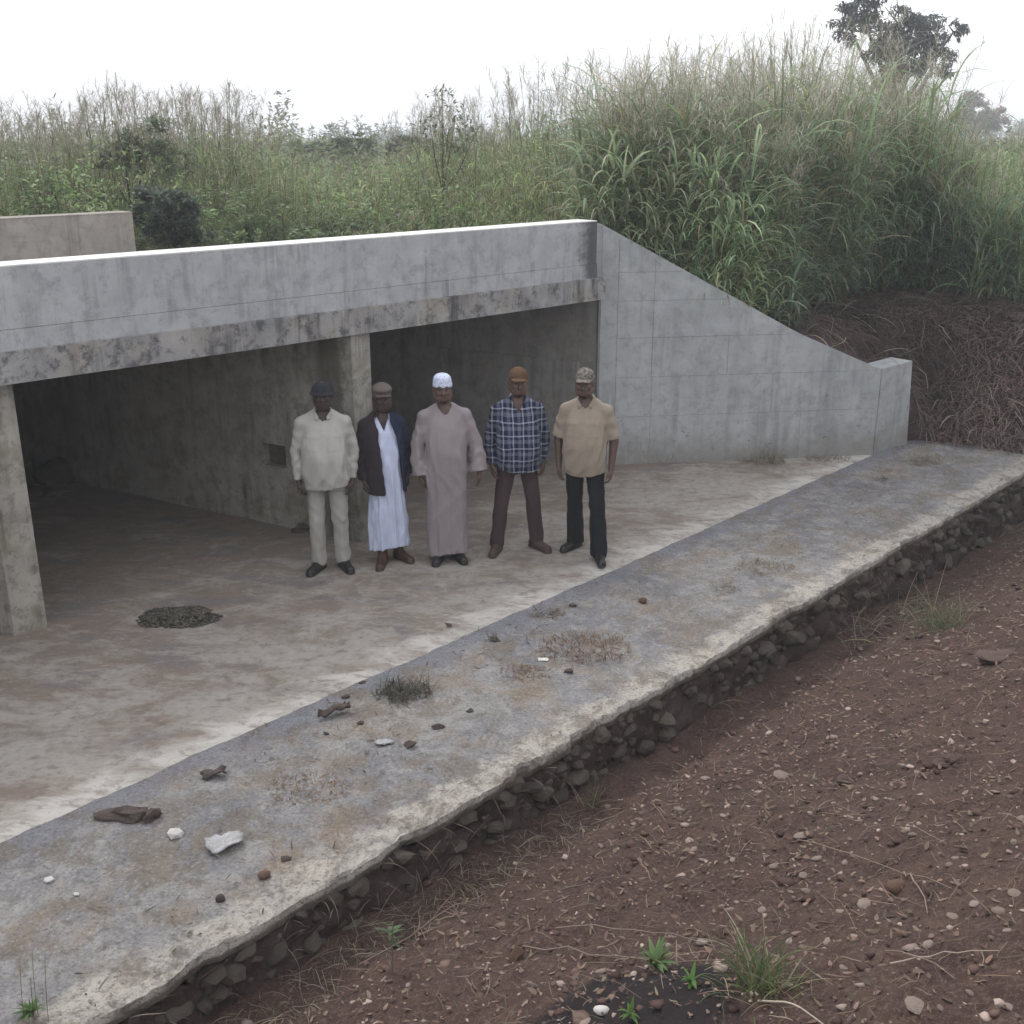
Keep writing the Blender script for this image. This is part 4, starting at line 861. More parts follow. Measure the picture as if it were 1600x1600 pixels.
mat_tuft(1445, 722, 60, 130, (.19, .17, .12), 'dry weeds at the far end of the apron by the end block', L=(.08, .22))
mat_tuft(1380, 750, 22, 40, (.12, .12, .09), 'tiny dark weed on the far end of the apron', L=(.04, .1))
mat_tuft(480, 1232, 120, 330, (.2, .145, .1), 'flat brown crumbs of dead plants on the near apron', L=(.015, .045))
mat_tuft(770, 1000, 22, 50, (.08, .075, .055), 'small dark tuft on the joint left of the dead grass', L=(.03, .09))
mat_tuft(1195, 722, 60, 150, (.2, .175, .115), 'dry grass clump at the foot of the wing wall', L=(.1, .34), z=0.)
mat_tuft(1040, 722, 46, 50, (.13, .12, .08), 'sparse dry weeds at the wall foot right of the tan shirt', L=(.05, .15), z=0.)
mat_tuft(1290, 716, 70, 170, (.14, .125, .085), 'short weeds along the wing wall foot near its end', L=(.03, .1), z=0.)
# fringe of dry stems along the broken edge, uncountable
fr = Bag(); n = 2600; s = U(.8, 13.4, n); d = U(-.04, .3, n); zz = np.where(d < .02, U(-.3, -.03, n)*(1+.05*s), soil_z(s, N_EDGE+np.maximum(d, .03)))
x = s*EA[0]+(N_EDGE+d)*NA[0]; y = s*EA[1]+(N_EDGE+d)*NA[1]; k = vn(s*1.1, s*0, 7) > .42; n = int(k.sum())
blades(fr, np.stack([x, y, zz], 1)[k], U(-1.9, .6, n), U(.05, .24, n), U(.002, .0045, n), U(-.4, 1.1, n), U(.2, 1.8, n), cvar((.2, .17, .13), n, .45, .1), 6, .3, 1.1, gsoil, .1)
tag(fr.build('edge_straw', 'straw'), 'dry stems and rootlets along the broken apron edge', 'straw', None, 'stuff')
sc_ = Bag(); n = 1500; s = U(.5, 13.3, n); q = U(N_JOINT+.02, N_EDGE-.03, n); k = vn(s*1.3, q*1.3, 17) > .45; s, q = s[k], q[k]; n = len(s)
blades(sc_, np.stack([s*EA[0]+q*NA[0], s*EA[1]+q*NA[1], np.full(n, .026)], 1), U(0, 6.28, n), U(.01, .06, n), U(.003, .012, n), U(-.1, .7, n), U(-.3, 1., n), cvar((.13, .105, .085), n, .5, .12), 3, .3, 1., lambda X, Y: 0*X+.014)
tag(sc_.build('apron_litter', 'straw'), 'small dry plant bits scattered over the apron', 'litter', None, 'stuff')
# ------------------------------------------------------------------ people: smooth implicit surfaces meshed as one skin
class Field:
    def __init__(s, xs, ys, zs): s.xs, s.ys, s.zs = xs, ys, zs; s.D = np.full((len(xs), len(ys), len(zs)), 1., np.float32)
    def sl(s, lo, hi, m):
        r_ = []
        for a, l, h in ((s.xs, lo[0], hi[0]), (s.ys, lo[1], hi[1]), (s.zs, lo[2], hi[2])):
            i = int(np.searchsorted(a, l-m)); j = int(np.searchsorted(a, h+m)); r_.append(slice(max(0, i-1), min(len(a), j+1)))
        return tuple(r_), s.xs[r_[0]][:, None, None], s.ys[r_[1]][None, :, None], s.zs[r_[2]][None, None, :]
    def union(s, sl, d, k):
        a = s.D[sl]
        if k <= 0: s.D[sl] = np.minimum(a, d); return
        h = np.clip(.5+.5*(a-d)/k, 0, 1); s.D[sl] = a*(1-h)+d*h-k*h*(1-h)
    def minus(s, sl, d, k):
        a = s.D[sl]; h = np.clip(.5-.5*(a+d)/max(k, 1e-5), 0, 1); s.D[sl] = a*(1-h)-d*h+k*h*(1-h)
    def cap(s, a, b, ra, rb, k=.02, sq=(1, 1, 1), sub=False, wr=0., wf=60.):
        a, b = np.array(a, float), np.array(b, float); rm = max(ra, rb)/min(sq)
        sl, X, Y, Z = s.sl(np.minimum(a, b)-rm, np.maximum(a, b)+rm, .05+k)
        q = np.array(sq); A = a*q; B = b*q; d = B-A; L2 = max(d@d, 1e-9)
        px, py, pz = X*q[0]-A[0], Y*q[1]-A[1], Z*q[2]-A[2]
        t = np.clip((px*d[0]+py*d[1]+pz*d[2])/L2, 0, 1)
        dist = np.sqrt((px-t*d[0])**2+(py-t*d[1])**2+(pz-t*d[2])**2)-(ra+(rb-ra)*t)
        if wr: dist = dist+wr*np.sin(t*wf+np.sin(px*40)*1.2+np.sin(py*35)*1.1)*np.sin(t*math.pi)
        (s.minus if sub else s.union)(sl, dist/max(1., 1.), k)
    def ell(s, c, r_, k=.015, sub=False):
        c = np.array(c, float); r_ = np.array(r_, float); sl, X, Y, Z = s.sl(c-r_, c+r_, .04+k)
        x, y, z = (X-c[0]), (Y-c[1]), (Z-c[2]); k0 = np.sqrt((x/r_[0])**2+(y/r_[1])**2+(z/r_[2])**2); k1 = np.sqrt((x/r_[0]**2)**2+(y/r_[1]**2)**2+(z/r_[2]**2)**2)+1e-6
        (s.minus if sub else s.union)(sl, k0*(k0-1)/k1, k)
    def loft(s, lv, k=.02, p=2.4, pleat=None, sub=False):     # lv rows: z, cx, cy, half width, half depth
        lv = np.array(sorted(lv), float); z0, z1 = lv[0, 0], lv[-1, 0]; m_ = lv[:, 3:].max()
        zz_ = np.linspace(z0, z1, 90); R_ = np.stack([np.interp(zz_, lv[:, 0], lv[:, c]) for c in range(5)], 1); kw = max(3, int((.09 if z1-z0 > .3 else .004)/(zz_[1]-zz_[0]))//2*2+1); pad = np.pad(R_, ((kw//2, kw//2), (0, 0)), 'reflect', reflect_type='odd')
        lv = np.stack([np.convolve(pad[:, c], np.ones(kw)/kw, 'valid') for c in range(5)], 1); lv[:, 0] = zz_
        sl, X, Y, Z = s.sl((lv[:, 1].min()-m_, lv[:, 2].min()-m_, z0), (lv[:, 1].max()+m_, lv[:, 2].max()+m_, z1), .05+k)
        z = Z; f = lambda c: np.interp(z, lv[:, 0], lv[:, c])
        x, y = X-f(1), Y-f(2); a, b = f(3), f(4)
        if pleat is not None: sc_ = 1+pleat(np.arctan2(y, x), z); a, b = a*sc_, b*sc_
        q = ((np.abs(x)/a)**p+(np.abs(y)/b)**p)**(1/p); d = (q-1)*np.minimum(a, b)
        d = np.maximum(d, np.maximum(Z-z1, z0-Z)+0*d)
        (s.minus if sub else s.union)(sl, d, k)
    def raise_(s, x0, x1, z0, z1, h, front=True, soft=.004):   # a thin raised layer (pocket, placket)
        sl, X, Y, Z = s.sl((x0, -.6, z0), (x1, 0., z1), .02)
        w = ss(x0-soft, x0, X)*ss(x1+soft, x1, X)*ss(z0-soft, z0, Z)*ss(z1+soft, z1, Z)*(Y < 0)
        s.D[sl] -= (h*w).astype(np.float32)
    def wrinkle(s, amp, seed, scale=1., zr=None, stretch=.55):
        r_ = np.random.default_rng(seed); X, Y, Z = s.xs[:, None, None], s.ys[None, :, None], s.zs[None, None, :]
        w = 0
        for i in range(5):
            d = r_.normal(size=3); d[2] *= stretch; d /= np.linalg.norm(d); f_ = r_.uniform(20, 70)*scale; ph = r_.uniform(0, 6.3, 2)
            w = w+(1.25-2.5*np.sqrt(.03+np.sin(.5*f_*(d[0]*X+d[1]*Y+d[2]*Z)+ph[0]+1.9*np.sin(8*(d[1]*X+d[2]*Y-d[0]*Z)+ph[1]))**2))
        if zr is not None: w = w*np.interp(s.zs, zr[0], zr[1])[None, None, :]
        s.D -= (amp*w/2.2).astype(np.float32)
    def out(s, name, mat, cut=None):
        D = s.D
        if cut is not None: D = np.maximum(D, cut(s.xs[:, None, None], s.ys[None, :, None], s.zs[None, None, :]))
        D[0] = D[-1] = 1; D[:, 0] = D[:, -1] = 1; D[:, :, 0] = D[:, :, -1] = 1
        V, F = nets(D, s.xs, s.ys, s.zs); return mesh(name, V, F, mat, smooth=True)
def nets(D, xs, ys, zs):
    S = D < 0; c = np.zeros(tuple(n-1 for n in D.shape), np.int8)
    for i in (0, 1):
        for j in (0, 1):
            for k in (0, 1): c += S[i:D.shape[0]-1+i, j:D.shape[1]-1+j, k:D.shape[2]-1+k]
    act = np.argwhere((c > 0) & (c < 8)); idx = np.full(c.shape, -1, np.int32); idx[tuple(act.T)] = np.arange(len(act))
    acc = np.zeros((len(act), 3)); num = np.zeros(len(act)); I, J, K = act.T
    for ax in range(3):
        for u in (0, 1):
            for v in (0, 1):
                o0 = [0, 0, 0]; oth = [a for a in range(3) if a != ax]; o0[oth[0]] = u; o0[oth[1]] = v; o1 = list(o0); o1[ax] = 1
                d0 = D[I+o0[0], J+o0[1], K+o0[2]]; d1 = D[I+o1[0], J+o1[1], K+o1[2]]; m_ = (d0 < 0) != (d1 < 0)
                t = np.where(m_, d0/np.where(d0 == d1, 1, d0-d1), 0); p = np.zeros((len(act), 3)); p += o0; p[:, ax] = t
                acc += p*m_[:, None]; num += m_
    fr_ = acc/num[:, None]; P = np.zeros((len(act), 3))
    for ax, arr in enumerate((xs, ys, zs)):
        i = act[:, ax]; P[:, ax] = arr[i]+(arr[i+1]-arr[i])*fr_[:, ax]
    Fs = []
    for ax in range(3):
        a0 = [slice(None)]*3; a1 = [slice(None)]*3; a0[ax] = slice(0, -1); a1[ax] = slice(1, None)
        s0, s1 = S[tuple(a0)], S[tuple(a1)]; e = np.argwhere(s0 != s1); oth = [a for a in range(3) if a != ax]
        ok = (e[:, oth[0]] > 0) & (e[:, oth[1]] > 0) & (e[:, oth[0]] < D.shape[oth[0]]-1) & (e[:, oth[1]] < D.shape[oth[1]]-1); e = e[ok]
        q = []
        for (u, v) in ((-1, -1), (0, -1), (0, 0), (-1, 0)):
            f = e.copy(); f[:, oth[0]] += u; f[:, oth[1]] += v; q.append(idx[tuple(f.T)])
        q = np.stack(q, 1); neg = s0[tuple(e.T)]; flip = neg if ax != 1 else ~neg
        q[~flip] = q[~flip][:, ::-1]; Fs.append(q)
    return P, np.concatenate(Fs)
def axis(*seg):     # (start, stop, step) runs
    out = []
    for a, b, st in seg: out.append(np.arange(a, b-1e-6, st))
    return np.concatenate(out)

def make_person(P):
    k = P['h']/1.75; HC = 1.632                         # built 1.75 tall to the crown, then scaled
    sx = P.get('sh', .185); armL, armR = P['arms']      # each: elbow, wrist, hand direction
    feet = P['feet']                                    # two (x, y, toe angle)
    hx, hy = P.get('head', (0., 0.))
    # ---- the body: one continuous skin
    F = Field(axis((-.42, -.36, .012), (-.36, -.2, .0065), (-.2, -.1, .014), (-.1, .1, .0048), (.1, .2, .014), (.2, .36, .0065), (.36, .43, .012)),
              axis((-.34, -.16, .012), (-.16, .16, .0065), (.16, .3, .016)),
              axis((-.01, .12, .009), (.12, .6, .02), (.6, .92, .0065), (.92, 1.42, .016), (1.42, 1.78, .0048), (1.78, 1.8, .01)))
    F.loft([(.84, 0, .02, .13, .09), (1.0, 0, .01, .13, .09), (1.2, 0, .01, .13, .09), (1.34, 0, .02, .12, .08), (1.43, 0, .03, .07, .05)], .02)
    for s_ in (-1, 1): F.cap((s_*.05, .03, 1.425), (s_*sx*.97, .025, 1.36), .034, .036, .02)
    F.cap((hx*.3, .035, 1.43), (hx*.8, .015+hy*.5, HC-.055), .062, .056, .03)
    F.ell((0, -.012, 1.39), (.075, .052, .11), .02)
    def H(x, y, z): return (x+hx, y+hy, z+HC)
    F.ell(H(0, .012, .03), (.081, .098, .088), .01); F.ell(H(0, -.02, -.04), (.066, .073, .078), .03); F.ell(H(0, -.06, -.094), (.028, .026, .024), .025)
    F.cap(H(-.045, -.055, -.075), H(-.062, .0, -.05), .024, .026, .03); F.cap(H(.045, -.055, -.075), H(.062, .0, -.05), .024, .026, .03)
    F.cap(H(-.034, -.079, .03), H(.034, -.079, .03), .012, .012, .014)
    for s_ in (-1, 1):
        F.ell(H(s_*.038, -.068, -.022), (.024, .022, .024), .018)
        F.ell(H(s_*.0315, -.096, .012), (.016, .013, .009), .012, True); F.ell(H(s_*.0315, -.0805, .0175), (.0145, .0125, .008), .004); F.ell(H(s_*.0315, -.0795, .003), (.0135, .0115, .006), .004)
        F.ell(H(s_*.082, .014, -.004), (.011, .021, .032), .006); F.ell(H(s_*.09, .008, -.004), (.005, .01, .018), .005, True)
    F.cap(H(0, -.09, .012), H(0, -.111, -.026), .008, .0135, .012)
    for s_ in (-1, 1): F.ell(H(s_*.014, -.1, -.03), (.0095, .011, .008), .008)
    F.ell(H(0, -.066, -.06), (.04, .026, .034), .02); F.ell(H(0, -.0875, -.057), (.017, .008, .0055), .006); F.ell(H(0, -.0865, -.068), (.015, .008, .006), .006)
    for s_, arm in ((-1, armL), (1, armR)):
        sh = np.array([s_*sx, .025, 1.375]); el, wr = np.array(arm[0], float), np.array(arm[1], float)
        F.cap(sh, el, .04, .04, .02); F.cap(el, wr, .042, .028, .015)
        # hand: palm, four bent fingers of unequal length, thumb off the side of the palm
        down = (wr-el)/np.linalg.norm(wr-el); fwd = np.array([0, -1., 0]); fwd = fwd-down*(fwd@down); fwd /= np.linalg.norm(fwd); inn = np.cross(down, fwd); inn = inn if inn[0]*s_ < 0 else -inn
        curl = arm[2]
        pc0 = wr+down*.02; pc1 = wr+down*.082
        for u in (-1.3, -.45, .45, 1.3): F.cap(pc0+fwd*.011*u*1.1, pc1+fwd*.017*u, .016, .0135, .012)
        for u, ln in ((1.5, .066), (.5, .075), (-.5, .07), (-1.45, .054)):
            kn = pc1+fwd*.0165*u; d1 = down*math.cos(curl*.6)+inn*math.sin(curl*.6); p1_ = kn+d1*ln*.5; d2 = down*math.cos(curl*1.7)+inn*math.sin(curl*1.7); p2_ = p1_+d2*ln*.32; d3 = down*math.cos(curl*2.5)+inn*math.sin(curl*2.5)
            F.cap(kn, p1_, .0102, .0092, .004); F.cap(p1_, p2_, .0092, .0085, .003); F.cap(p2_, p2_+d3*ln*.3, .0085, .007, .003)
        t0 = wr+down*.03+fwd*.018+inn*.008; t1 = t0+down*.035+fwd*.022+inn*.014; F.cap(t0, t1, .0145, .0115, .01); F.cap(t1, t1+down*.036+inn*.006*(1+curl), .011, .0085, .004)
    for i, (fx, fy, fa) in enumerate(feet):
        s_ = -1 if i == 0 else 1; hip = (s_*.088, .015, .9); kn = (s_*.088*.4+fx*.6, fy*.55-.01, .49); an = (fx, fy+.02, .085)
        F.cap(hip, kn, .085, .055, .03); F.cap(kn, an, .055, .036, .02)
        d = np.array([math.sin(fa), -math.cos(fa), 0]); F.cap(np.array([fx, fy+.03, .036]), np.array([fx, fy, .03])+d*.15, .032, .024, .03)
    root = obj('person', F.out('person', P['skin'])); root['_local'] = True
    root.location = (P['pos'][0], P['pos'][1], .004); root.rotation_euler = (0, P.get('lean', 0.), P['rz']); root.scale = (k, k, k)
    tag(root, P['label'], 'person', 'men standing in a row under the bridge')
    put = lambda name, me: obj(name, me, root)
    # ---- eyes, beard
    for s_ in (-1, 1):
        bm = bmesh.new(); bmesh.ops.create_uvsphere(bm, u_segments=10, v_segments=8, radius=.0098, matrix=Matrix.Translation(H(s_*.0315, -.0815, .0105)))
        e = put('eye', finish_bm(bm, 'eye', 'eye_white', 0, True))
        bm = bmesh.new(); bmesh.ops.create_uvsphere(bm, u_segments=8, v_segments=6, radius=.0062, matrix=Matrix.Translation(H(s_*.0315, -.0866, .0105)))
        e2 = bpy.data.objects.new('iris', finish_bm(bm, 'iris', 'eye_dark', 0, True)); COL.objects.link(e2); e2.parent = e
        B = Field(axis((-.06+hx+s_*.03, .06+hx+s_*.03, .004)), axis((-.13+hy, -.04+hy, .004)), axis((HC+.0, HC+.07, .004)))
        B.cap(H(s_*.016, -.093, .033), H(s_*.034, -.0905, .037), .0036, .004, .003); B.cap(H(s_*.034, -.0905, .037), H(s_*.05, -.081, .031), .004, .0025, .003); put('eyebrow', B.out('eyebrow', 'beard_hair'))
    if P.get('beard'):
        B = Field(axis((-.11+hx, .11+hx, .005)), axis((-.15+hy, .07+hy, .005)), axis((HC-.16, HC+.05, .005)))
        B.ell(H(0, -.061, -.096), (.0315, .029, .0275), .02)
        for s_ in (-1, 1): B.cap(H(s_*.04, -.06, -.082), H(s_*.064, .0, -.05), .02, .017, .02); B.cap(H(s_*.064, .0, -.05), H(s_*.073, .008, .0), .016, .008, .02)
        B.cap(H(-.02, -.0905, -.0465), H(.02, -.0905, -.0465), .0055, .0055, .006)
        put('beard', B.out('beard', 'beard_hair'))
    # ---- clothes
    G = lambda x=.46, y0=-.34, y1=.3, z0=.0, z1=1.6, d=.0088: Field(axis((-x, x, d)), axis((y0, y1, d)), axis((z0, z1, d)))
    def sleeves(F, r0, r1, r2, upto=1., wr=.003, k_=.03):
        for s_, arm in ((-1, armL), (1, armR)):
            sh = np.array([s_*sx, .025, 1.375]); el, w_ = np.array(arm[0], float), np.array(arm[1], float)
            if upto <= .5: F.cap(sh, sh+(el-sh)*upto*2, r0, r1, k_, wr=wr, wf=14)
            else:
                F.cap(sh, el, r0, r1, k_, wr=wr, wf=16); F.cap(el, el+(w_-el)*(upto-.5)*2, r1, r2, .008, wr=wr*1.2, wf=17)
    def shoulders(F, r_=.064):
        for s_ in (-1, 1): F.cap((s_*.06, .03, 1.452), (s_*(sx-.005), .025, 1.378), r_-.012, r_-.004, .03)
    def collar(F, r_=.011, deep=1.41):
        for s_ in (-1, 1):
            pts = [(0, .082, 1.515), (s_*.055, .06, 1.512), (s_*.074, .01, 1.5), (s_*.056, -.05, 1.475)]
            for a, b in zip(pts[:-1], pts[1:]): F.cap(a, b, r_, r_, .008)
            F.cap((s_*.05, -.042, 1.472), (s_*.05, -.066, 1.432), .0125, .011, .01, (.62, 1.5, .8))
    def vneck(F, deep, slope=.5):
        sl, X, Y, Z = F.sl((-.1, -.3, deep), (.1, .0, 1.58), .02)
        F.minus(sl, np.maximum(np.maximum(np.abs(X-.0)-np.clip(Z-deep, 0, 1)*slope, deep-Z), Y+.012)*.9, .006)
        F.cap((hx*.5, -.0, 1.58), (hx*.3, -.015, 1.49), .072, .06, .01, sub=True)
    def cutwrist(F, arm_ends=None): pass
    kind = P['top']
    bl_ = P.get('belly', .0)
    if kind in ('shirt', 'short'):
        z0 = P['hem']; F = G(.44, -.3, .26, z0-.05, 1.56)
        F.loft([(z0-.045, 0, .005-bl_*.4, P['w']*1.02, .143+bl_*.5), (z0, 0, .005-bl_*.4, P['w']*1.02, .145+bl_*.55), (z0+.12, 0, -.005-bl_*.6, P['w']*1.02, .15+bl_*.6), (1.1, 0, -.01-bl_*.6, P['w'], .148+bl_*.6), (1.22, 0, 0-bl_*.3, P['w']*.96, .14+bl_*.3), (1.32, 0, .012, P['w']*.92, .13), (1.40, 0, .025, P['w']*.68, .098), (1.47, 0, .03, .085, .07)], .03, 2.7)
        shoulders(F); sl_up = .97 if kind == 'shirt' else .46
        sleeves(F, .064, .059 if kind == 'shirt' else .078, .046, sl_up, .0045)
        if kind == 'shirt':
            for arm in (armL, armR):
                el, w_ = np.array(arm[0], float), np.array(arm[1], float); d = (w_-el)/np.linalg.norm(w_-el); F.cap(w_-d*.055, w_-d*.012, .041, .043, .006)
        zr = ([z0, z0+.1, 1.2, 1.5], [1.2, 1.1, .8, .35]); F.wrinkle(.0062, P['seed'], 1.1, zr, .3)
        collar(F); vneck(F, P.get('open', 1.43))
        F.raise_(-.017, .017, z0-.05, 1.43, .0035)
        for s_ in (-1, 1):
            F.raise_(s_*.085-.055, s_*.085+.055, 1.17, 1.30, .0035); F.raise_(s_*.085-.058, s_*.085+.058, 1.275, 1.315, .003)
        hem = lambda X, Y, Z: np.where(np.abs(X) < P['w']*1.25, z0+.012*np.sin(X*9+P['seed'])+.02*np.abs(X)/P['w']-Z, -1.)
        def slv(X, Y, Z):     # flat cuff ends
            d_ = np.full(np.broadcast_shapes(X.shape, Y.shape, Z.shape), -1., np.float32)
            for s_, arm in ((-1, armL), (1, armR)):
                sh = np.array([s_*sx, .025, 1.375]); el, w_ = np.array(arm[0], float), np.array(arm[1], float)
                if kind == 'short': e_ = sh+(el-sh)*.9; dr = (el-sh)/np.linalg.norm(el-sh)
                else: e_ = w_-(w_-el)/np.linalg.norm(w_-el)*.012; dr = (w_-el)/np.linalg.norm(w_-el)
                side = (X*s_ > P['w']*1.06) | ((X*s_ > P['w']*.8) & (kind == 'short') & (Z < 9) & (X*s_ > P['w']*1.02))
                d_ = np.maximum(d_, np.where(side, (X-e_[0])*dr[0]+(Y-e_[1])*dr[1]+(Z-e_[2])*dr[2], -1.))
            return d_
        sh_o = put(P['topname'], F.out(P['topname'], P['topmat'], lambda X, Y, Z: np.maximum(hem(X, Y, Z), slv(X, Y, Z))))
        for zb in np.arange(z0+.1, 1.40, .1):       # buttons on the placket
            bi = np.searchsorted(F.zs, zb); xi = np.searchsorted(F.xs, 0.); colm = np.where(F.D[xi, :, bi] < 0)[0]
            if len(colm) == 0: continue
            bm = bmesh.new(); bmesh.ops.create_cone(bm, cap_ends=True, segments=10, radius1=.0055, radius2=.005, depth=.004, matrix=Matrix.Translation((0, F.ys[colm[0]]-.002, zb)) @ Matrix.Rotation(math.pi/2, 4, 'X'))
            b_ = bpy.data.objects.new('button', finish_bm(bm, 'button', 'button')); COL.objects.link(b_); b_.parent = sh_o
    if kind == 'robe':
        z0 = P['hem']; F = G(.46, -.3, .28, z0-.06, 1.56)
        r_ = np.random.default_rng(P['seed']); ph = r_.uniform(0, 6.3, 4)
        def pl(th, z):
            a = np.interp(z, [z0, .5, .95, 1.2], [P['pleat'], P['pleat']*.75, P['pleat']*.35, 0.])
            return a*(.6*np.sin(th*9+ph[0]+.6*np.sin(z*5))+.5*np.sin(th*15+ph[1])+.35*np.sin(th*23+ph[2]+z*3))
        w = P['w']*(.9 if P.get('jacket') else 1.)
        F.loft([(z0-.05, .0, -.0, P['hemw']*1.01, .152), (z0, .0, -.0, P['hemw'], .15), (.45, 0, -.0, P['hemw']*.99, .16), (.8, 0, -.005-bl_*.3, w*1.0, .165), (1.05, 0, -.01-bl_*.6, w*1.0, .155+bl_*.6), (1.22, 0, -bl_*.3, w*.97, .145+bl_*.3), (1.32, 0, .012, w*.92, .13), (1.40, 0, .025, w*.68, .098), (1.475, 0, .03, .085, .07)], .03, 2.4, pl)
        shoulders(F, .062 if not P.get('jacket') else .045)
        if P.get('wide'):
            for s_, arm in ((-1, armL), (1, armR)):
                sh = np.array([s_*sx, .025, 1.375]); el, w_ = np.array(arm[0], float), np.array(arm[1], float)
                F.cap(sh, el+[s_*.004, 0, 0], .062, .07, .03, (1, .85, 1), wr=.004, wf=13); d = (w_-el)/np.linalg.norm(w_-el); F.cap(el+[s_*.004, 0, 0], w_+d*.03+[s_*-.012, .0, -.01], .07, .098, .01, (1, .9, 1), wr=.005, wf=15)
        F.wrinkle(.006, P['seed']+1, 1.1, ([z0, .6, 1.2, 1.5], [.8, 1., 1., .4]), .1)
        F.cap((.02, -.30, z0-.05), (.012, -.175, .78), .055, .003, .012, (1.6, 1, 1), sub=True) if P.get('wide') else None; vneck(F, P.get('open', 1.43), P.get('vs', .5))
        def rcut(X, Y, Z):
            d_ = np.where(np.abs(X) < P['hemw']*1.5, z0+.018*np.sin(X*11+1)-Z, -1.)+0*Y
            if P.get('wide'):
                for s_, arm in ((-1, armL), (1, armR)):
                    el, w_ = np.array(arm[0], float), np.array(arm[1], float); dr = (w_-el)/np.linalg.norm(w_-el); e_ = w_+dr*.008
                    d_ = np.maximum(d_, np.where(X*s_ > w*.97, (X-e_[0])*dr[0]+(Y-e_[1])*dr[1]+(Z-e_[2])*dr[2], -1.))
            return d_
        put('robe', F.out('robe', P['topmat'], rcut))
    if P.get('jacket'):
        z0 = P['jhem']; F = G(.44, -.3, .28, z0-.06, 1.56); w = P['w']+.022
        F.loft([(z0-.05, 0, 0, w*1.07, .185), (z0, 0, 0, w*1.07, .185), (.95, 0, 0, w*1.06, .185), (1.1, 0, -.005, w*1.0, .178), (1.22, 0, .0, w*.98, .165), (1.32, 0, .012, w*.94, .146), (1.40, 0, .027, w*.72, .11), (1.48, 0, .035, .09, .075)], .03, 2.5)
        shoulders(F, .066); sleeves(F, .069, .064, .056, .99, .005)
        sl, X, Y, Z = F.sl((-.4, -.4, z0-.1), (.4, .0, 1.6), .02)
        xl = np.interp(Z, [z0, 1.0, 1.3, 1.5], [-.03, -.045, -.055, -.06]); xr = np.interp(Z, [z0, 1.0, 1.3, 1.42, 1.5], [.15, .135, .105, .08, .07])
        F.minus(sl, np.maximum(np.maximum(xl-X, X-xr), Y+.02), .006)
        F.cap((0, .0, 1.56), (0, -.05, 1.46), .085, .075, .01, sub=True)
        for s_ in (-1, 1):            # lapels
            x_ = (-.062 if s_ < 0 else .092); F.cap((s_*.07, -.03, 1.495), (x_+s_*.012, -.135, 1.30), .014, .013, .008); F.cap((s_*.07, -.03, 1.495), (0+s_*.03, .085, 1.5), .014, .014, .01)
        F.wrinkle(.005, P['seed']+4, 1.1, None, .2)
        def jcut(X, Y, Z):
            d_ = np.where(np.abs(X) < P['w']*1.25, z0+.05*np.clip(-X*0+np.abs(X-.05)*.25, 0, 1)-Z, -1.)+0*Y
            for s_, arm in ((-1, armL), (1, armR)):
                el, w_ = np.array(arm[0], float), np.array(arm[1], float); dr = (w_-el)/np.linalg.norm(w_-el); e_ = w_-dr*.0
                d_ = np.maximum(d_, np.where(X*s_ > P['w']*1.12, (X-e_[0])*dr[0]+(Y-e_[1])*dr[1]+(Z-e_[2])*dr[2], -1.))
            return d_
        put('jacket', F.out('jacket', 'dark_jacket', jcut))
    if P.get('trousers'):
        F = G(.4, -.3, .26, .0, 1.02); pw = P.get('pw', .172)
        F.loft([(.78, 0, .01, pw*.96, .125), (.9, 0, .01, pw, .132), (1.0, 0, .01, pw*.97, .13)], .03, 2.6)
        for i, (fx, fy, fa) in enumerate(feet):
            s_ = -1 if i == 0 else 1; hip = np.array([s_*pw*.5, .01, .86]); kn = np.array([s_*pw*.5*.4+fx*.6, fy*.55-.012, .49]); an = np.array([fx, fy+.012, .07])
            F.cap(hip, kn, .09, .075, .03, (1, .88, 1)); F.cap(kn, an, .075, P.get('cuffr', .067), .006, (1, .9, 1)); 
            if P.get('stack'): [F.cap(an+[0, -.004*q, .02+.035*q], an+[.004, -.004*q, .024+.035*q], .074-.003*q, .074-.003*q, .012, (1, .92, 1)) for q in range(3)]
        F.wrinkle(.0045, P['seed']+9, 1.1, ([0, .12, .25, .5, .6, .9], [1.6, 1.2, .7, 1.0, .7, .9]), .3)
        F.minus(*((lambda q: (q[0], np.maximum(np.abs(q[1])-.004, np.maximum(-q[2]-.4, np.maximum(.6-q[3], q[3]-.80)))+0*q[1]))(F.sl((-.05, -.4, .6), (.05, .3, .8), .01))), .02)
        put('trousers', F.out('trousers', P['trousers'], lambda X, Y, Z: (.05+.12*np.clip(Y, -.1, .1))*1.0-Z+0*X))
    for i, (fx, fy, fa) in enumerate(feet):
        F = Field(axis((fx-.16, fx+.16, .0065)), axis((fy-.26, fy+.16, .0065)), axis((-.02, .17, .0065)))
        d = np.array([math.sin(fa), -math.cos(fa), 0]); base = np.array([fx, fy, 0]); n_ = np.array([d[1], -d[0], 0])
        F.cap(base-d*.055+[0, 0, .045], base+d*.03+[0, 0, .05], .041, .043, .02); F.cap(base+d*.03+[0, 0, .045], base+d*.165+[0, 0, .03], .045, .04, .03)
        F.cap(base-d*.03+[0, 0, .06], base-d*.01+[0, 0, .13], .044, .046, .03)
        F.cap(base-d*.01+[0, 0, .16], base-d*.01+[0, 0, .12], .036, .03, .005, sub=True)
        # sole welt
        F.cap(base-d*.06+[0, 0, .012], base+d*.17+[0, 0, .012], .043, .043, .004, (1, 1, 2.6))
        put('shoe', F.out('shoe', P['shoe'], lambda X, Y, Z: .002-Z+0*X+0*Y))
    # ---- headwear
    hat = P['hat']; T = HC+(.044 if P['hat'] in ('cap', 'flat') else .034)
    F = Field(axis((-.19+hx, .19+hx, .006)), axis((-.25+hy, .19+hy, .006)), axis((HC-.03, HC+.19, .006)))
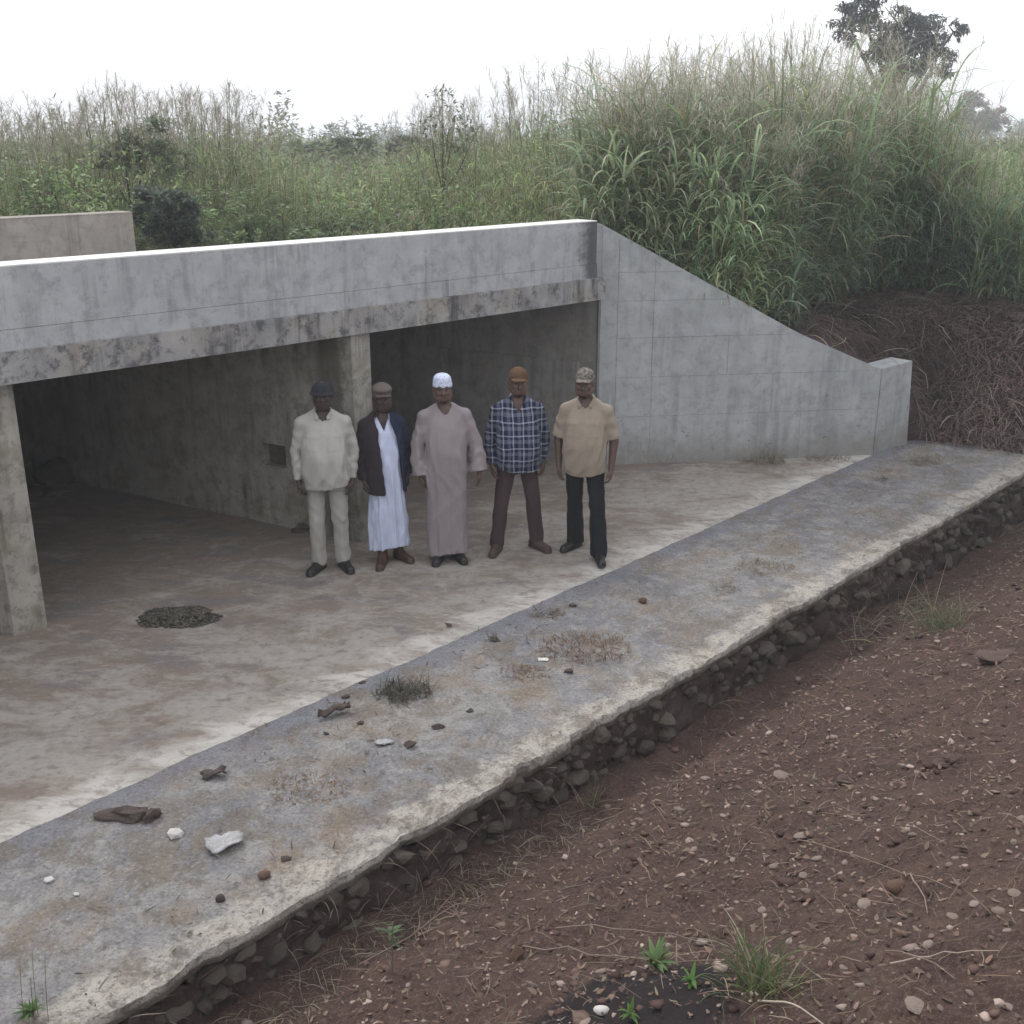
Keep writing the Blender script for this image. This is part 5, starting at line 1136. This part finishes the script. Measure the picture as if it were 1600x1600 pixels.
    if hat == 'kufi':
        F.loft([(T-.005, hx, hy+.012, .086, .105), (T+.045, hx, hy+.012, .086, .105), (T+.075, hx, hy+.012, .078, .096), (T+.098, hx, hy+.012, .055, .07), (T+.108, hx, hy+.012, .02, .03)], .01, 2.); F.raise_(-.2, .2, T-.01, T+.022, .004)
        F.cap((hx-.05, hy-.088, T+.032), (hx+.05, hy-.088, T+.032), .0035, .0035, .003)
    elif hat == 'bucket':
        F.ell((hx, hy+.012, T+.022), (.092, .108, .07), .01); F.ell((hx, hy+.012, T+.095), (.05, .06, .012), .02, True); F.loft([(T+.0, hx, hy+.012, .098, .116), (T+.03, hx, hy+.012, .092, .11)], .01, 2.)
        F.loft([(T-.022, hx, hy+.01, .117, .138), (T-.006, hx, hy+.01, .112, .13), (T+.004, hx, hy+.01, .1, .118)], .008, 2.)
        F.loft([(T-.05, hx, hy+.012, .1, .118), (T-.024, hx, hy+.012, .106, .126), (T-.012, hx, hy+.012, .09, .11)], .003, 2., sub=True); F.minus(*((lambda q: (q[0], q[3]-(T-.02)+0*q[1]+0*q[2]))(F.sl((-.3, -.3, HC-.1), (.3, .3, T-.02), .0))), .001)
    else:
        F.ell((hx, hy+.014, T+.012), (.089, .109, .092), .01)
        if hat == 'flat': F.ell((hx, hy-.02, T+.052), (.092, .115, .042), .03)
        F.cap((hx-.03, hy-.088, T+.012), (hx+.03, hy-.088, T+.012), .008, .008, .01)
        v0 = (hx, hy-.105, T+.004); 
        sl, X, Y, Z = F.sl((hx-.09, hy-.21, HC-.05), (hx+.09, hy-.04, T+.06), .02)
        zz_ = T+.012-(.085 if hat == 'flat' else .14)*0-.12*np.clip(-(Y-hy)-.09, 0, 1)-2.6*(X-hx)**2
        q = ((np.abs(X-hx)/.073)**2.4+(np.abs(Y-hy+.085)/(.06 if hat == 'flat' else .082))**2.4)**(1/2.4); F.union(sl, np.maximum((q-1)*.07, np.abs(Z-zz_)-.0055), .006)
        F.cap((hx, hy+.014, T+.106), (hx, hy+.014, T+.107), .008, .008, .004)
    F.wrinkle(.0012, P['seed']+3, 1.)
    capcut = (lambda X, Y, Z: np.where(Y > hy-.075, T-.028-Z+.05*np.clip(Y-hy, -.1, 0), -1.)+0*X) if hat in ('cap', 'flat') else None
    put('cap' if hat != 'bucket' else 'hat', F.out('cap', P['hatmat'], capcut))
    if hat == 'cap':
        bm = bmesh.new(); 
    return root

def face(x, y, extra=0.): return -math.asin(x/math.hypot(x, y))+extra
def stand(px0, py0, px1, py1): a = onz(px0, py0); b = onz(px1, py1); return (a+b)/2
PEOPLE = [
 dict(h=1.72, pos=(-1.635, 9.42), rz=face(-1.64, 9.4, -.06), seed=1, skin='skin_dark', head=(.012, -.02), sh=.188, w=.205, belly=.05, top='shirt', topname='shirt', topmat='offwhite_shirt', hem=.80, open=1.40,
      arms=(((-.252, .03, 1.12), (-.238, -.05, .865), .75), ((.25, .035, 1.12), (.232, -.03, .865), .5)), feet=((-.105, -.0, -.45), (.115, .03, .4)), trousers='pale_trousers', pw=.185, stack=True, shoe='black_leather', hat='bucket', hatmat='navy_hat',
      label='man in an off white long shirt, pale trousers and dark brimmed hat'),
 dict(h=1.64, pos=(-1.12, 9.62), rz=face(-1.12, 9.6, .16), seed=2, skin='skin_dark', head=(.012, -.01), sh=.165, w=.172, hemw=.195, pleat=.085, top='robe', topmat='white_robe', hem=.165, open=1.33, vs=.38, jacket=True, jhem=.73, lean=-.02,
      arms=(((-.218, .04, 1.12), (-.212, -.05, .87), .7), ((.215, .06, 1.12), (.215, .02, .87), .6)), feet=((-.085, -.07, -.35), (.105, .03, .45)), shoe='brown_leather', hat='flat', hatmat='taupe_cap',
      label='man in an open dark jacket over a long white pleated robe'),
 dict(h=1.715, pos=(-.595, 9.68), rz=face(-.6, 9.68, .08), seed=3, skin='skin_brown', head=(-.018, -.005), beard=True, sh=.186, w=.2, belly=.02, hemw=.2, pleat=.036, top='robe', topmat='mauve_robe', hem=.075, open=1.415, vs=.9, wide=True,
      arms=(((-.25, .03, 1.12), (-.235, -.03, .85), .6), ((.275, .02, 1.12), (.30, -.05, .875), .5)), feet=((-.085, -.02, -.25), (.095, -.0, .25)), shoe='black_leather', hat='kufi', hatmat='white_kufi',
      label='man in a long mauve grey robe and a white skull cap'),
 dict(h=1.715, pos=(.052, 9.93), rz=face(.05, 9.93, .1), seed=4, skin='skin_brown', head=(.006, .0), beard=True, sh=.188, w=.212, belly=.045, top='shirt', topname='plaid_shirt', topmat='plaid_shirt', hem=.815, open=1.36,
      arms=(((-.262, .03, 1.12), (-.245, -.05, .87), .6), ((.258, .045, 1.12), (.24, -.02, .87), .7)), feet=((-.2, -.04, -.35), (.185, .02, .6)), trousers='brown_trousers', pw=.19, stack=True, shoe='boot_leather', hat='cap', hatmat='orange_cap',
      label='man in a navy plaid shirt, brown trousers and orange cap'),
 dict(h=1.73, pos=(.665, 9.83), rz=face(.71, 9.8, -.14), seed=5, skin='skin_brown', head=(-.014, -.012), beard=True, sh=.186, w=.202, belly=.03, top='short', topname='shirt', topmat='tan_shirt', hem=.80, open=1.405,
      arms=(((-.255, .04, 1.10), (-.232, -.05, .86), .6), ((.26, .035, 1.10), (.252, -.05, .86), .6)), feet=((-.1, .13, -.5), (.175, -.16, .3)), trousers='black_trousers', pw=.18, cuffr=.088, shoe='black_leather', hat='cap', hatmat='camo_cap',
      label='man in a tan short sleeved shirt, black trousers and mottled cap'),
]
for P_ in PEOPLE: make_person(P_)

# ------------------------------------------------------------------ the damp morning air
hm = bpy.data.materials.new('haze_air'); hm.use_nodes = True; ht = hm.node_tree; ht.nodes.clear()
pv = ht.nodes.new('ShaderNodeVolumePrincipled'); pv.inputs['Color'].default_value = (.93, .96, 1, 1); pv.inputs['Density'].default_value = .0028; pv.inputs['Anisotropy'].default_value = .3
ho = ht.nodes.new('ShaderNodeOutputMaterial'); ht.links.new(pv.outputs[0], ho.inputs['Volume']); MATS['haze_air'] = hm
tag(obj('haze', prism('haze', [(-520, -520), (520, -520), (520, 520), (-520, 520)], -2.6, 13.5, 'haze_air', 0)), 'thin pale haze in the air', 'haze', None, 'stuff')
